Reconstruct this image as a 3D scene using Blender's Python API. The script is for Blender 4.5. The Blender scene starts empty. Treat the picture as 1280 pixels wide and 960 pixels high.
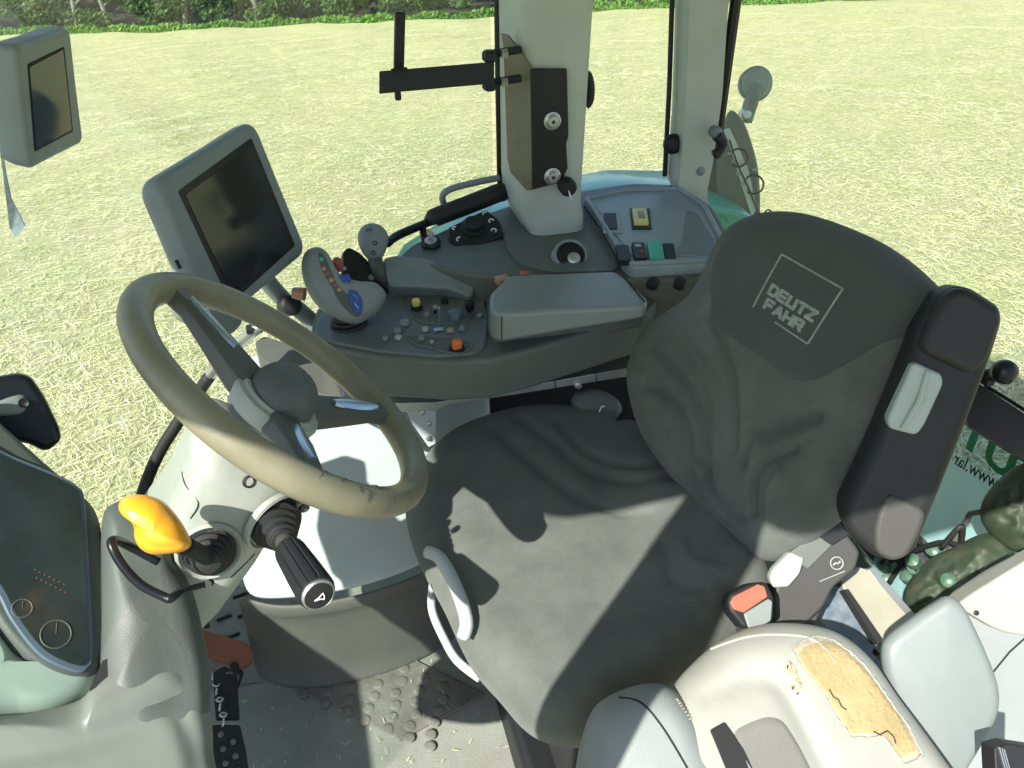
import bpy, bmesh, math, random
from mathutils import Vector, Matrix
R = math.radians
random.seed(7)
scene = bpy.context.scene
col = scene.collection

# ------------------------------------------------------------------ camera geometry
F, PITCH, YAW, H = 1000.0, R(34), R(15), 1.5
CY, SY = math.cos(YAW), math.sin(YAW)
CP, SP = math.cos(PITCH), math.sin(PITCH)

def ray(px, py):
    a = (px-640)/F; b = (480-py)/F
    y = CP+b*SP; z = -SP+b*CP
    return Vector((a*CY+y*SY, -a*SY+y*CY, z))

CAM = Vector((0, 0, H))

def at(px, py, x=None, y=None, z=None, d=None):
    """survey a point of the place: pixel + one known measure -> metres"""
    r = ray(px, py)
    if z is not None: t = (z-H)/r.z
    elif y is not None: t = y/r.y
    elif x is not None: t = x/r.x
    else: t = d
    return CAM + r*t

def cw(x, y, z=0):
    """camera heading frame (right, ahead) -> tractor frame"""
    return Vector((x*CY+y*SY, -x*SY+y*CY, z))

class Frame:
    def __init__(s, o, N, U):
        s.o = Vector(o); s.N = Vector(N).normalized()
        U = Vector(U); s.U = (U-s.N*U.dot(s.N)).normalized(); s.V = s.N.cross(s.U)
    def px(s, px, py):
        r = ray(px, py); t = (s.o-CAM).dot(s.N)/r.dot(s.N)
        p = CAM+r*t-s.o
        return (p.dot(s.U), p.dot(s.V))
    def w(s, u, v, n=0): return s.o+s.U*u+s.V*v+s.N*n
    def shift(s, n): return Frame(s.o+s.N*n, s.N, s.U)

HZ = lambda z: Frame((0, 0, z), (0, 0, 1), (1, 0, 0))

# ------------------------------------------------------------------ materials
def nt(m): return m.node_tree.nodes, m.node_tree.links

def mat(name, c, rough=.5, spec=.5, metal=0, bump=0, bscale=400, var=.06, vscale=9, emis=None, coat=0, sheen=0, c2=None, streak=False):
    m = bpy.data.materials.new(name); m.use_nodes = True
    N, L = nt(m); b = N['Principled BSDF']
    b.inputs['Roughness'].default_value = rough; b.inputs['Metallic'].default_value = metal
    b.inputs['Specular IOR Level'].default_value = spec
    b.inputs['Coat Weight'].default_value = coat
    b.inputs['Sheen Weight'].default_value = sheen
    tc = N.new('ShaderNodeTexCoord')
    n1 = N.new('ShaderNodeTexNoise'); n1.inputs['Scale'].default_value = vscale; n1.inputs['Detail'].default_value = 6
    n1.inputs['Roughness'].default_value = .65
    L.new(tc.outputs['Object'], n1.inputs['Vector'])
    mp = N.new('ShaderNodeMapRange'); mp.inputs[1].default_value = .3; mp.inputs[2].default_value = .7
    L.new(n1.outputs['Fac'], mp.inputs[0])
    mx = N.new('ShaderNodeMix'); mx.data_type = 'RGBA'
    k = c2 if c2 else tuple(v*(1-2*var) for v in c)
    mx.inputs[6].default_value = (*c, 1) if c2 else (*[min(1, v*(1+var)) for v in c], 1); mx.inputs[7].default_value = (*k, 1)
    L.new(mp.outputs[0], mx.inputs[0]); L.new(mx.outputs[2], b.inputs['Base Color'])
    # uneven gloss (handling, dust)
    n3 = N.new('ShaderNodeTexNoise'); n3.inputs['Scale'].default_value = vscale*3.1; n3.inputs['Detail'].default_value = 4
    L.new(tc.outputs['Object'], n3.inputs['Vector'])
    m3 = N.new('ShaderNodeMapRange'); m3.inputs[3].default_value = max(0, rough-.08); m3.inputs[4].default_value = min(1, rough+.12)
    L.new(n3.outputs['Fac'], m3.inputs[0]); L.new(m3.outputs[0], b.inputs['Roughness'])
    if bump:
        n2 = N.new('ShaderNodeTexNoise'); n2.inputs['Scale'].default_value = bscale; n2.inputs['Detail'].default_value = 3
        L.new(tc.outputs['Object'], n2.inputs['Vector'])
        bp = N.new('ShaderNodeBump'); bp.inputs['Strength'].default_value = bump; bp.inputs['Distance'].default_value = .002
        L.new(n2.outputs['Fac'], bp.inputs['Height']); L.new(bp.outputs[0], b.inputs['Normal'])
    if emis:
        b.inputs['Emission Color'].default_value = (*emis, 1); b.inputs['Emission Strength'].default_value = 1
    return m

def glass(name, tint=(.93, .97, .95), refl=1.0, rough=0.0):
    m = bpy.data.materials.new(name); m.use_nodes = True
    N, L = nt(m); N.clear()
    o = N.new('ShaderNodeOutputMaterial'); t = N.new('ShaderNodeBsdfTransparent'); t.inputs[0].default_value = (*tint, 1)
    g = N.new('ShaderNodeBsdfGlossy'); g.inputs['Roughness'].default_value = rough
    fr = N.new('ShaderNodeLayerWeight'); pw = N.new('ShaderNodeMath'); pw.operation = 'POWER'; pw.inputs[1].default_value = 5
    L.new(fr.outputs['Facing'], pw.inputs[0])
    mu = N.new('ShaderNodeMath'); mu.operation = 'MULTIPLY_ADD'; mu.inputs[1].default_value = .8; mu.inputs[2].default_value = .035*refl
    mx = N.new('ShaderNodeMixShader')
    L.new(pw.outputs[0], mu.inputs[0]); L.new(mu.outputs[0], mx.inputs[0]); L.new(t.outputs[0], mx.inputs[1]); L.new(g.outputs[0], mx.inputs[2])
    # thin dust on the pane
    tc = N.new('ShaderNodeTexCoord'); dn = N.new('ShaderNodeTexNoise'); dn.inputs['Scale'].default_value = 5; dn.inputs['Detail'].default_value = 8; dn.inputs['Roughness'].default_value = .75
    L.new(tc.outputs['Object'], dn.inputs['Vector']); dm = N.new('ShaderNodeMapRange'); dm.inputs[1].default_value = .45; dm.inputs[2].default_value = .75; dm.inputs[3].default_value = .012; dm.inputs[4].default_value = .07
    L.new(dn.outputs['Fac'], dm.inputs[0]); df = N.new('ShaderNodeBsdfDiffuse'); df.inputs[0].default_value = (.75, .78, .72, 1)
    m2 = N.new('ShaderNodeMixShader'); L.new(dm.outputs[0], m2.inputs[0]); L.new(mx.outputs[0], m2.inputs[1]); L.new(df.outputs[0], m2.inputs[2])
    L.new(m2.outputs[0], o.inputs[0]); return m

M = {}
M['pillar'] = mat('light grey cab plastic', (.42, .455, .41), .55, bump=.15, bscale=900)
M['column'] = mat('pale grey plastic', (.36, .38, .335), .5, bump=.12, bscale=900)
M['white'] = mat('white painted metal', (.46, .50, .49), .35, bump=.05, var=.04)
M['console'] = mat('dark grey green plastic', (.116, .130, .114), .5, bump=.3, bscale=700)
M['console_top'] = mat('slate plastic', (.135, .158, .158), .45, bump=.2, bscale=800)
M['lid'] = mat('grey armrest lid', (.215, .245, .235), .34, bump=.15, bscale=700, var=.04)
M['tray'] = mat('blue grey tray plastic', (.27, .32, .34), .42, bump=.1, bscale=800, var=.08)
M['fabric'] = mat('charcoal seat fabric', (.118, .131, .115), .9, spec=.2, bump=.8, bscale=650, sheen=.15, var=.14, vscale=11)
M['fabric2'] = mat('charcoal headrest fabric', (.074, .085, .078), .9, spec=.2, bump=.7, bscale=1500, sheen=.2, var=.1, vscale=6)
M['logo'] = mat('grey woven lettering', (.30, .34, .29), .8, bump=.5, bscale=1500, var=.2, vscale=200)
M['leather'] = mat('olive beige wheel leather', (.225, .212, .142), .36, bump=.2, bscale=700, var=.10, vscale=14)
M['crack'] = mat('dark worn leather', (.04, .035, .028), .8)
M['chrome'] = mat('brushed silver plastic', (.42, .50, .60), .28, metal=.8, var=.05)
M['steel'] = mat('zinc steel', (.50, .52, .51), .4, metal=.9, bump=.1)
M['hub'] = mat('grey hub plastic', (.10, .112, .105), .55, bump=.4, bscale=700)
M['spoke'] = mat('dark spoke plastic', (.085, .09, .082), .5, bump=.2)
M['mon'] = mat('grey monitor housing', (.20, .235, .235), .45, bump=.25, bscale=700, var=.05)
M['screen'] = mat('dark glass screen', (.018, .022, .024), .09, spec=.6, var=.02, vscale=3)
M['screen2'] = mat('dusty dark screen', (.010, .013, .013), .16, spec=.7, c2=(.030, .045, .048), vscale=6)
M['black'] = mat('black plastic', (.013, .015, .016), .5, spec=.35, bump=.2, bscale=500)
M['rubber'] = mat('black rubber', (.014, .015, .014), .6, bump=.2, bscale=300)
M['gloss'] = mat('black gloss paint', (.008, .010, .012), .33, spec=.35, var=.1)
M['plate'] = mat('lit bracket steel', (.22, .21, .15), .4, metal=.3, bump=.2, bscale=60, c2=(.13, .13, .10), vscale=6)  # beige of light reflecting off the black plate is put into the colour
M['dash'] = mat('grey green dash cover', (.165, .187, .162), .42, spec=.5, bump=.1, bscale=900, var=.05)
M['casing'] = mat('grey green instrument casing', (.085, .097, .087), .5, bump=.25, bscale=700, var=.05)
M['casing_lit'] = mat('sunlit mint casing', (.36, .45, .38), .45, bump=.1, bscale=700, var=.04)
M['bezel'] = mat('blue grey bezel', (.10, .14, .18), .4)
M['yellow'] = mat('amber plastic knob', (.86, .40, .025), .26, spec=.6, coat=.3, var=.05, c2=(.72, .30, .02))
M['yellow2'] = mat('pale yellow switch', (.68, .62, .20), .4)
M['orange'] = mat('orange plastic', (.80, .17, .04), .4)
M['terra'] = mat('terracotta pedal rubber', (.24, .085, .045), .6, bump=.4, bscale=200, var=.15)
M['blue'] = mat('blue rubber button', (.03, .08, .34), .4)
M['green'] = mat('tractor green paint', (.06, .38, .26), .3, coat=.3)
M['gswitch'] = mat('green switch plastic', (.05, .42, .28), .4)
M['sticker'] = mat('green sticker', (.02, .20, .05), .5)
M['whitemark'] = mat('white print', (.75, .77, .74), .5)
M['redmark'] = mat('dull red print', (.30, .10, .09), .6)
M['vinyl'] = mat('cream grey vinyl', (.35, .355, .315), .5, bump=.22, bscale=520, c2=(.29, .29, .25), vscale=7)
M['vinyl2'] = mat('grey vinyl', (.25, .275, .265), .5, bump=.22, bscale=520, c2=(.21, .23, .225), vscale=7)
M['insert'] = mat('taupe cloth insert', (.21, .205, .185), .9, bump=.7, bscale=1300)
M['foam'] = mat('yellowed bare foam', (.40, .325, .175), .95, spec=.1, bump=1.0, bscale=170, c2=(.30, .235, .115), vscale=22)
M['foamrim'] = mat('torn vinyl edge', (.46, .41, .33), .9, spec=.1, bump=1, bscale=120, c2=(.35, .28, .18), vscale=60)
M['panel'] = mat('blue grey seat panel', (.175, .203, .198), .5, bump=.15, bscale=500, var=.04)
M['floor'] = mat('grey green floor mat', (.27, .29, .25), .7, bump=.5, bscale=220, c2=(.20, .205, .17), vscale=5)
M['floor2'] = mat('muddy floor tread', (.22, .22, .185), .8, bump=.6, bscale=150, c2=(.115, .11, .09), vscale=14)
M['humpside'] = mat('brown grey trim', (.11, .11, .095), .55, bump=.3, bscale=600)
M['dark'] = mat('dark cavity', (.012, .013, .013), .8)
M['recl'] = mat('warm grey hinge cover', (.050, .050, .046), .5, bump=.3, bscale=700)
M['greyins'] = mat('pale grey armrest insert', (.36, .41, .37), .4, bump=.1)
M['copper'] = mat('copper plastic', (.45, .24, .15), .4)
M['pink'] = mat('reddish release button', (.42, .12, .07), .45)
M['navy'] = mat('scuffed blue plastic', (.05, .085, .12), .35, c2=(.20, .24, .26), vscale=35)
M['beige'] = mat('beige metal plate', (.34, .33, .25), .4, bump=.1, c2=(.27, .26, .20), vscale=12)
M['glass'] = glass('window glass')
M['rearglass'] = glass('tinted rear glass', (.88, .97, .96), 2.0)
M['lamp'] = mat('grey lamp housing', (.16, .20, .20), .45, bump=.2)
M['lampf'] = mat('frosted lamp rim', (.26, .30, .28), .35)
M['pvc'] = mat('ash grey mudguard rubber', (.13, .145, .125), .6, bump=.4, bscale=90)

# ------------------------------------------------------------------ object helpers
def tagit(o, label=None, cat=None, group=None, kind=None):
    if label: o['label'] = label
    if cat: o['category'] = cat
    if group: o['group'] = group
    if kind: o['kind'] = kind
    return o

def thing(name, loc, label, cat, group=None):
    o = bpy.data.objects.new(name, None); o.location = Vector(loc); o.empty_display_size = .05
    col.objects.link(o); return tagit(o, label, cat, group)

def link(name, me, parent=None, m=None, smooth=40, bevel=0, bseg=3, sub=0, solid=0):
    if m and not me.materials: me.materials.append(M[m] if isinstance(m, str) else m)
    o = bpy.data.objects.new(name, me); col.objects.link(o)
    if parent is not None:
        o.parent = parent
        if parent.type == 'EMPTY': o.matrix_parent_inverse = Matrix.Translation(-parent.location)
    if smooth:
        bm = bmesh.new(); bm.from_mesh(me)
        for f in bm.faces: f.smooth = True
        for e in bm.edges:
            if len(e.link_faces) == 2 and e.calc_face_angle(0) > R(smooth): e.smooth = False
        bm.to_mesh(me); bm.free()
    if solid:
        s = o.modifiers.new('s', 'SOLIDIFY'); s.thickness = solid
    if bevel:
        b = o.modifiers.new('b', 'BEVEL'); b.width = bevel; b.segments = bseg; b.limit_method = 'ANGLE'; b.angle_limit = R(35)
        b.harden_normals = True
    if sub:
        s = o.modifiers.new('u', 'SUBSURF'); s.levels = sub; s.render_levels = sub
    return o

def meshof(name, v, f):
    me = bpy.data.meshes.new(name); me.from_pydata([tuple(p) for p in v], [], f); me.validate(); me.update()
    bm = bmesh.new(); bm.from_mesh(me); bmesh.ops.recalc_face_normals(bm, faces=bm.faces); bm.to_mesh(me); bm.free()
    return me

class MB:
    """collects shapes of ONE part"""
    def __init__(s): s.v = []; s.f = []
    def add(s, v, f):
        o = len(s.v); s.v += [Vector(p) for p in v]; s.f += [[i+o for i in q] for q in f]; return s
    def box(s, c, sz, U=(1, 0, 0), V=(0, 1, 0)):
        U = Vector(U).normalized(); V = Vector(V); V = (V-U*V.dot(U)).normalized(); W = U.cross(V); c = Vector(c)
        vs = [c+U*(a*sz[0]/2)+V*(b*sz[1]/2)+W*(d*sz[2]/2) for a in(-1, 1) for b in(-1, 1) for d in(-1, 1)]
        return s.add(vs, [(0, 1, 3, 2), (4, 6, 7, 5), (0, 4, 5, 1), (2, 3, 7, 6), (0, 2, 6, 4), (1, 5, 7, 3)])
    def prism(s, pts, N, depth):
        N = Vector(N).normalized(); n = len(pts)
        return s.add([Vector(p) for p in pts]+[Vector(p)-N*depth for p in pts],
                     [list(range(n)), list(range(2*n-1, n-1, -1))]+[(i, (i+1) % n, n+(i+1) % n, n+i) for i in range(n)])
    def tube(s, pts, r, n=14, caps=True, closed=False, flat=1.0):
        pts = [Vector(p) for p in pts]; m = len(pts)
        rr = r if isinstance(r, (list, tuple)) else [r]*m
        T0 = (pts[1]-pts[0]).normalized(); ref = T0.orthogonal().normalized(); vs = []
        for i, p in enumerate(pts):
            a = pts[(i-1) % m] if (closed or i) else p; b = pts[(i+1) % m] if (closed or i < m-1) else p
            T = (b-a).normalized(); ref = (ref-T*ref.dot(T)).normalized(); B = T.cross(ref)
            vs += [p+(ref*math.cos(2*math.pi*k/n)+B*math.sin(2*math.pi*k/n)*flat)*rr[i] for k in range(n)]
        fs = []
        for i in range(m if closed else m-1):
            j = (i+1) % m
            fs += [(i*n+k, i*n+(k+1) % n, j*n+(k+1) % n, j*n+k) for k in range(n)]
        if caps and not closed: fs += [list(range(n))[::-1], [(m-1)*n+k for k in range(n)]]
        return s.add(vs, fs)
    def lathe(s, o, axis, prof, n=32):
        """prof: (distance along axis, radius)"""
        o = Vector(o); ax = Vector(axis).normalized(); a = ax.orthogonal().normalized(); b = ax.cross(a); vs = []
        for (h, r) in prof: vs += [o+ax*h+(a*math.cos(2*math.pi*k/n)+b*math.sin(2*math.pi*k/n))*r for k in range(n)]
        fs = [(i*n+k, i*n+(k+1) % n, (i+1)*n+(k+1) % n, (i+1)*n+k) for i in range(len(prof)-1) for k in range(n)]
        fs += [list(range(n))[::-1], [(len(prof)-1)*n+k for k in range(n)]]
        return s.add(vs, fs)
    def build(s, name, m, parent=None, **k): return link(name, meshof(name, s.v, s.f), parent, m, **k)

def sm(pts, n=6, closed=True):
    """Catmull-Rom through points (tuples of any size)"""
    m = len(pts); out = []
    rng = range(m) if closed else range(m-1)
    for i in rng:
        g = lambda j: pts[j % m] if closed else pts[max(0, min(m-1, j))]
        p0, p1, p2, p3 = g(i-1), g(i), g(i+1), g(i+2)
        for k in range(n):
            t = k/n
            out.append(tuple(.5*((2*b)+(-a+c)*t+(2*a-5*b+4*c-d)*t*t+(-a+3*b-3*c+d)*t**3) for a, b, c, d in zip(p0, p1, p2, p3)))
    if not closed: out.append(tuple(pts[-1]))
    return out

def rc(pts, r, n=5):
    """round the corners of a 2D polygon"""
    out = []; m = len(pts)
    for i in range(m):
        p = Vector(pts[i]); a = Vector(pts[i-1]); b = Vector(pts[(i+1) % m])
        rr = min(r, (a-p).length*.45, (b-p).length*.45)
        s = p+(a-p).normalized()*rr; e = p+(b-p).normalized()*rr
        for k in range(n+1):
            t = k/n; out.append(tuple(s*(1-t)**2+p*2*t*(1-t)+e*t*t))
    return out

def resample(pts, n):
    m = len(pts); L = [0]
    for i in range(m): L.append(L[-1]+(Vector(pts[(i+1) % m])-Vector(pts[i])).length)
    out = []; j = 0
    for k in range(n):
        t = L[-1]*k/n
        while L[j+1] < t: j += 1
        s = (t-L[j])/max(1e-9, L[j+1]-L[j]); a = Vector(pts[j]); b = Vector(pts[(j+1) % m]); out.append(tuple(a+(b-a)*s))
    return out

def pillow(name, uv, fr, m, parent=None, front=.05, back=.05, e=.04, crown=.01, eb=None, detail=None, c=None, n=140, rings=44, mats=None, matfn=None):
    """rounded slab over outline uv in frame fr; front/back heights, e = edge radius"""
    uv = resample(uv, n); eb = eb or e
    if c is None: c = (sum(p[0] for p in uv)/n, sum(p[1] for p in uv)/n)
    vs = []; ss = [1-(1-k/rings)**1.0 for k in range(rings+1)]
    ss = [0]+[1-(1-k/rings)**1.7 for k in range(1, rings+1)]
    def hf(s, rad, T, ee):
        d = (1-s)*rad; q = min(1, d/ee); return T*math.sqrt(max(0, 1-(1-q)**2))
    def ring(s, side, det):
        out = []
        for p in uv:
            u = c[0]+(p[0]-c[0])*s; v = c[1]+(p[1]-c[1])*s; rad = math.hypot(p[0]-c[0], p[1]-c[1])
            if side > 0:
                h = hf(s, rad, front, e)+crown*(1-s*s)
                if det and detail: h += detail(u, v, s)*min(1, (1-s)*rad/e*1.2)
            else: h = -hf(s, rad, back, eb)
            out.append(fr.w(u, v, h))
        return out
    vs.append(fr.w(c[0], c[1], front+crown+(detail(c[0], c[1], 0) if detail else 0)))
    for s in ss[1:]: vs += ring(s, 1, True)
    fs = [(0, 1+k, 1+(k+1) % n) for k in range(n)]
    R_ = len(ss)-1
    for i in range(R_-1):
        a = 1+i*n; fs += [(a+k, a+n+k, a+n+(k+1) % n, a+(k+1) % n) for k in range(n)]
    last = 1+(R_-1)*n
    for s in (.985, .95, .9, .8, .6, .3):
        st = len(vs); vs += ring(s, -1, False)
        fs += [(last+k, st+k, st+(k+1) % n, last+(k+1) % n) for k in range(n)]; last = st
    st = len(vs); vs.append(fr.w(c[0], c[1], -back)); fs += [(last+(k+1) % n, last+k, st) for k in range(n)]
    o = link(name, meshof(name, vs, fs), parent, m, smooth=180)
    if mats:
        for q in mats: o.data.materials.append(M[q])
        for p in o.data.polygons:
            w = p.center-fr.o; p.material_index = matfn(w.dot(fr.U), w.dot(fr.V), w.dot(fr.N))
    def hfun(u, v):
        import math as mm
        best = None; th = mm.atan2(v-c[1], u-c[0]); bd = 9
        for p in uv:
            t = mm.atan2(p[1]-c[1], p[0]-c[0]); dd = abs((t-th+mm.pi) % (2*mm.pi)-mm.pi)
            if dd < bd: bd = dd; best = p
        rad = mm.hypot(best[0]-c[0], best[1]-c[1]); s = min(1, mm.hypot(u-c[0], v-c[1])/rad)
        return hf(s, rad, front, e)+crown*(1-s*s)+(detail(u, v, s)*min(1, (1-s)*rad/e*1.2) if detail else 0)
    return o, hfun

def P(fr, pts): return [fr.px(*p) for p in pts]

def slab(name, pxs, fr, depth, m, parent=None, r=.006, bevel=.004, up=0, bseg=3):
    """flat-faced slab: pixel outline on the frame's plane, rounded corners, real thickness"""
    uv = rc(P(fr, pxs), r)
    return MB().prism([fr.w(u, v, up) for u, v in uv], fr.N, depth).build(name, m, parent, bevel=bevel, bseg=bseg)

from mathutils.bvhtree import BVHTree
def hitter(o):
    t = BVHTree.FromPolygons([v.co.copy() for v in o.data.vertices], [tuple(p.vertices) for p in o.data.polygons])
    def f(px, py, off=0.0):
        h = t.ray_cast(CAM, ray(px, py).normalized())
        if h[0] is None: return None
        n = h[1] if h[1].dot(ray(px, py)) < 0 else -h[1]
        return h[0]+n*off, n
    return f

def segd(p, a, b):
    ax, ay = a; bx, by = b; dx = bx-ax; dy = by-ay
    t = max(0, min(1, ((p[0]-ax)*dx+(p[1]-ay)*dy)/(dx*dx+dy*dy+1e-12)))
    return math.hypot(p[0]-ax-dx*t, p[1]-ay-dy*t)

GK = 1.0
def groover(lines):
    """lines: (polyline uv, width, depth)"""
    data = [(sm(l, 4, False), w, d*GK) for l, w, d in lines]
    def g(u, v, s=0):
        h = 0
        for l, w, d in data:
            dist = min(segd((u, v), l[i], l[i+1]) for i in range(len(l)-1))
            if dist < w*3: h += -d*math.exp(-(dist/w)**2)
        return h
    return g

def textmesh(name, s, m, parent, place, size=1.0, offset=0.0, extrude=0.0):
    cu = bpy.data.curves.new(name, 'FONT'); cu.body = s; cu.size = size; cu.offset = offset; cu.extrude = extrude; cu.resolution_u = 3
    t = bpy.data.objects.new(name, cu); col.objects.link(t)
    bpy.context.view_layer.update()
    me = bpy.data.meshes.new_from_object(t.evaluated_get(bpy.context.evaluated_depsgraph_get()))
    bpy.data.objects.remove(t); bpy.data.curves.remove(cu)
    xs = [v.co.x for v in me.vertices]; ys = [v.co.y for v in me.vertices]; x0, x1, y0, y1 = min(xs), max(xs), min(ys), max(ys)
    for v in me.vertices: v.co = place((v.co.x-x0)/(x1-x0), (v.co.y-y0)/(y1-y0), v.co.z)
    me.materials.clear()
    return link(name, me, parent, m, smooth=0)

# ================================================================== light and sky
SUN = Vector((-.31, -.26, .378)).normalized()          # towards the sun
w = bpy.data.worlds.new("World"); scene.world = w; w.use_nodes = True
N, L = w.node_tree.nodes, w.node_tree.links
bg = N['Background']; sky = N.new('ShaderNodeTexSky'); sky.sky_type = 'NISHITA'; sky.sun_disc = False
sky.sun_elevation = math.asin(SUN.z); sky.sun_rotation = math.atan2(SUN.x, SUN.y)
sky.air_density = 1.0; sky.dust_density = 1.2; sky.altitude = 200
L.new(sky.outputs[0], bg.inputs[0]); bg.inputs[1].default_value = .12
ld = bpy.data.lights.new('sun', 'SUN'); ld.energy = 4.5; ld.angle = R(.53); ld.color = (1, .96, .88)
sun = bpy.data.objects.new('sun', ld); col.objects.link(sun); sun.rotation_euler = SUN.to_track_quat('Z', 'Y').to_euler()

cam = bpy.data.cameras.new('camera'); co = bpy.data.objects.new('camera', cam); col.objects.link(co); scene.camera = co
cam.sensor_width = 36; cam.lens = 36*F/1280; cam.clip_end = 3000; cam.clip_start = .02
co.location = CAM
fwd = ray(640, 480); right = Vector((CY, -SY, 0)); upv = right.cross(fwd)
co.rotation_euler = Matrix((right, upv, -fwd)).transposed().to_euler()
scene.view_settings.view_transform = 'Standard'; scene.view_settings.look = 'None'; scene.view_settings.gamma = 1
scene.view_settings.exposure = 1.1
scene.render.engine = 'CYCLES'
scene.cycles.transparent_max_bounces = 16; scene.cycles.max_bounces = 8

# ================================================================== field
G0, SLY, SLX = -1.45, .09, .04
def ground(xc, yc): return G0-SLY*yc+SLX*xc
def gw(xc, yc, dz=0):
    p = cw(xc, yc); p.z = ground(xc, yc)+dz; return p
def wind(xc, yc):      # low swaths of mown hay
    return .05*math.sin(yc*.83+1.9*math.sin(xc*.21)+xc*.35)*math.sin(xc*.31+1+yc*.12)+.03*math.sin(xc*1.3+yc*.8+math.sin(yc*.7))+.022*math.sin(xc*2.3-yc*1.9+1.5*math.sin(xc*.9))

hay = bpy.data.materials.new('mown hay'); hay.use_nodes = True
N, L = nt(hay); b = N['Principled BSDF']; b.inputs['Roughness'].default_value = .9; b.inputs['Specular IOR Level'].default_value = .15
tc = N.new('ShaderNodeTexCoord')
def noise(sc, det=6, rough=.65, vec=None, dist=0):
    n = N.new('ShaderNodeTexNoise'); n.inputs['Scale'].default_value = sc; n.inputs['Detail'].default_value = det; n.inputs['Roughness'].default_value = rough
    n.inputs['Distortion'].default_value = dist
    L.new(vec if vec else tc.outputs['Object'], n.inputs['Vector']); return n
def stretched(rot, sx, sy, sc):
    mp = N.new('ShaderNodeMapping'); mp.inputs['Rotation'].default_value = (0, 0, rot); mp.inputs['Scale'].default_value = (sx, sy, 1)
    L.new(tc.outputs['Object'], mp.inputs[0]); return noise(sc, 4, .7, mp.outputs[0], .6)
big = noise(.35, 5, .6); mid = noise(2.2, 6, .7, dist=1.0); s1 = stretched(.6, 1, 7, 11); s2 = stretched(-.7, 1, 8, 13); s3 = stretched(1.7, 1, 9, 12)
def mixc(f, a, bb, lo=.35, hi=.65):
    mp = N.new('ShaderNodeMapRange'); mp.inputs[1].default_value = lo; mp.inputs[2].default_value = hi; L.new(f, mp.inputs[0])
    x = N.new('ShaderNodeMix'); x.data_type = 'RGBA'; L.new(mp.outputs[0], x.inputs[0])
    for s, q in ((6, a), (7, bb)):
        if isinstance(q, tuple): x.inputs[s].default_value = (*q, 1)
        else: L.new(q, x.inputs[s])
    return x.outputs[2]
base = mixc(mid.outputs['Fac'], (.66, .61, .34), (.42, .45, .19), .40, .64)
base = mixc(big.outputs['Fac'], base, (.62, .56, .33), .45, .7)
mxn = N.new('ShaderNodeMath'); mxn.operation = 'MAXIMUM'; L.new(s1.outputs['Fac'], mxn.inputs[0]); L.new(s2.outputs['Fac'], mxn.inputs[1])
mx2 = N.new('ShaderNodeMath'); mx2.operation = 'MAXIMUM'; L.new(mxn.outputs[0], mx2.inputs[0]); L.new(s3.outputs['Fac'], mx2.inputs[1])
base = mixc(mx2.outputs[0], (.40, .40, .19), base, .46, .60)
L.new(base, b.inputs['Base Color'])
bp = N.new('ShaderNodeBump'); bp.inputs['Strength'].default_value = .9; bp.inputs['Distance'].default_value = .05
L.new(mx2.outputs[0], bp.inputs['Height']); L.new(bp.outputs[0], b.inputs['Normal'])

# hay field: one sheet to the horizon, fine near the tractor
xs = [-600, -200, -90]+[-60+i*.6 for i in range(201)]+[90, 200, 600]
ys = [-600, -150, -40, -10]+[-2+i*.6 for i in range(80)]+[60, 100, 300, 900]
vs = []; 
for y in ys:
    for x in xs:
        far = abs(x) < 62 and -2 <= y < 46
        vs.append(gw(x, y, wind(x, y) if far else 0))
nx = len(xs); fs = [(j*nx+i, j*nx+i+1, (j+1)*nx+i+1, (j+1)*nx+i) for j in range(len(ys)-1) for i in range(nx-1)]
o = link('hay_field', meshof('hay_field', vs, fs), None, hay, smooth=180); o['kind'] = 'structure'

# loose cut hay lying on it
def island_mat(name, cols, trans=0, rough=.8):
    m = bpy.data.materials.new(name); m.use_nodes = True; N, L = nt(m); b = N['Principled BSDF']; b.inputs['Roughness'].default_value = rough
    b.inputs['Specular IOR Level'].default_value = .25
    g = N.new('ShaderNodeNewGeometry'); r = N.new('ShaderNodeValToRGB'); L.new(g.outputs['Random Per Island'], r.inputs[0])
    r.color_ramp.interpolation = 'CONSTANT' if len(cols) > 6 else 'LINEAR'
    for i, c in enumerate(cols):
        e = r.color_ramp.elements[i] if i < 2 else r.color_ramp.elements.new(.5)
        e.position = i/(len(cols)-1); e.color = (*c, 1)
    if name == 'cut hay stalks':
        tc = N.new('ShaderNodeTexCoord'); nz = N.new('ShaderNodeTexNoise'); nz.inputs['Scale'].default_value = .9; nz.inputs['Detail'].default_value = 4
        L.new(tc.outputs['Object'], nz.inputs['Vector']); mr = N.new('ShaderNodeMapRange'); mr.inputs[1].default_value = .5; mr.inputs[2].default_value = .68; mr.inputs[4].default_value = .6
        L.new(nz.outputs['Fac'], mr.inputs[0]); mg_ = N.new('ShaderNodeMix'); mg_.data_type = 'RGBA'; mg_.inputs[7].default_value = (.48, .52, .22, 1)
        L.new(mr.outputs[0], mg_.inputs[0]); L.new(r.outputs[0], mg_.inputs[6]); L.new(mg_.outputs[2], b.inputs['Base Color'])
    else: L.new(r.outputs[0], b.inputs['Base Color'])
    if trans:
        t = N.new('ShaderNodeBsdfTranslucent'); L.new(r.outputs[0], t.inputs[0]); mx = N.new('ShaderNodeMixShader'); mx.inputs[0].default_value = trans
        L.new(b.outputs[0], mx.inputs[1]); L.new(t.outputs[0], mx.inputs[2]); L.new(mx.outputs[0], N['Material Output'].inputs[0])
    return m
straw = island_mat('cut hay stalks', [(.38, .40, .17), (.56, .54, .27), (.70, .66, .37), (.74, .70, .43), (.82, .79, .58)])
vs = []; fs = []
rnd = random.Random(3)
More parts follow.
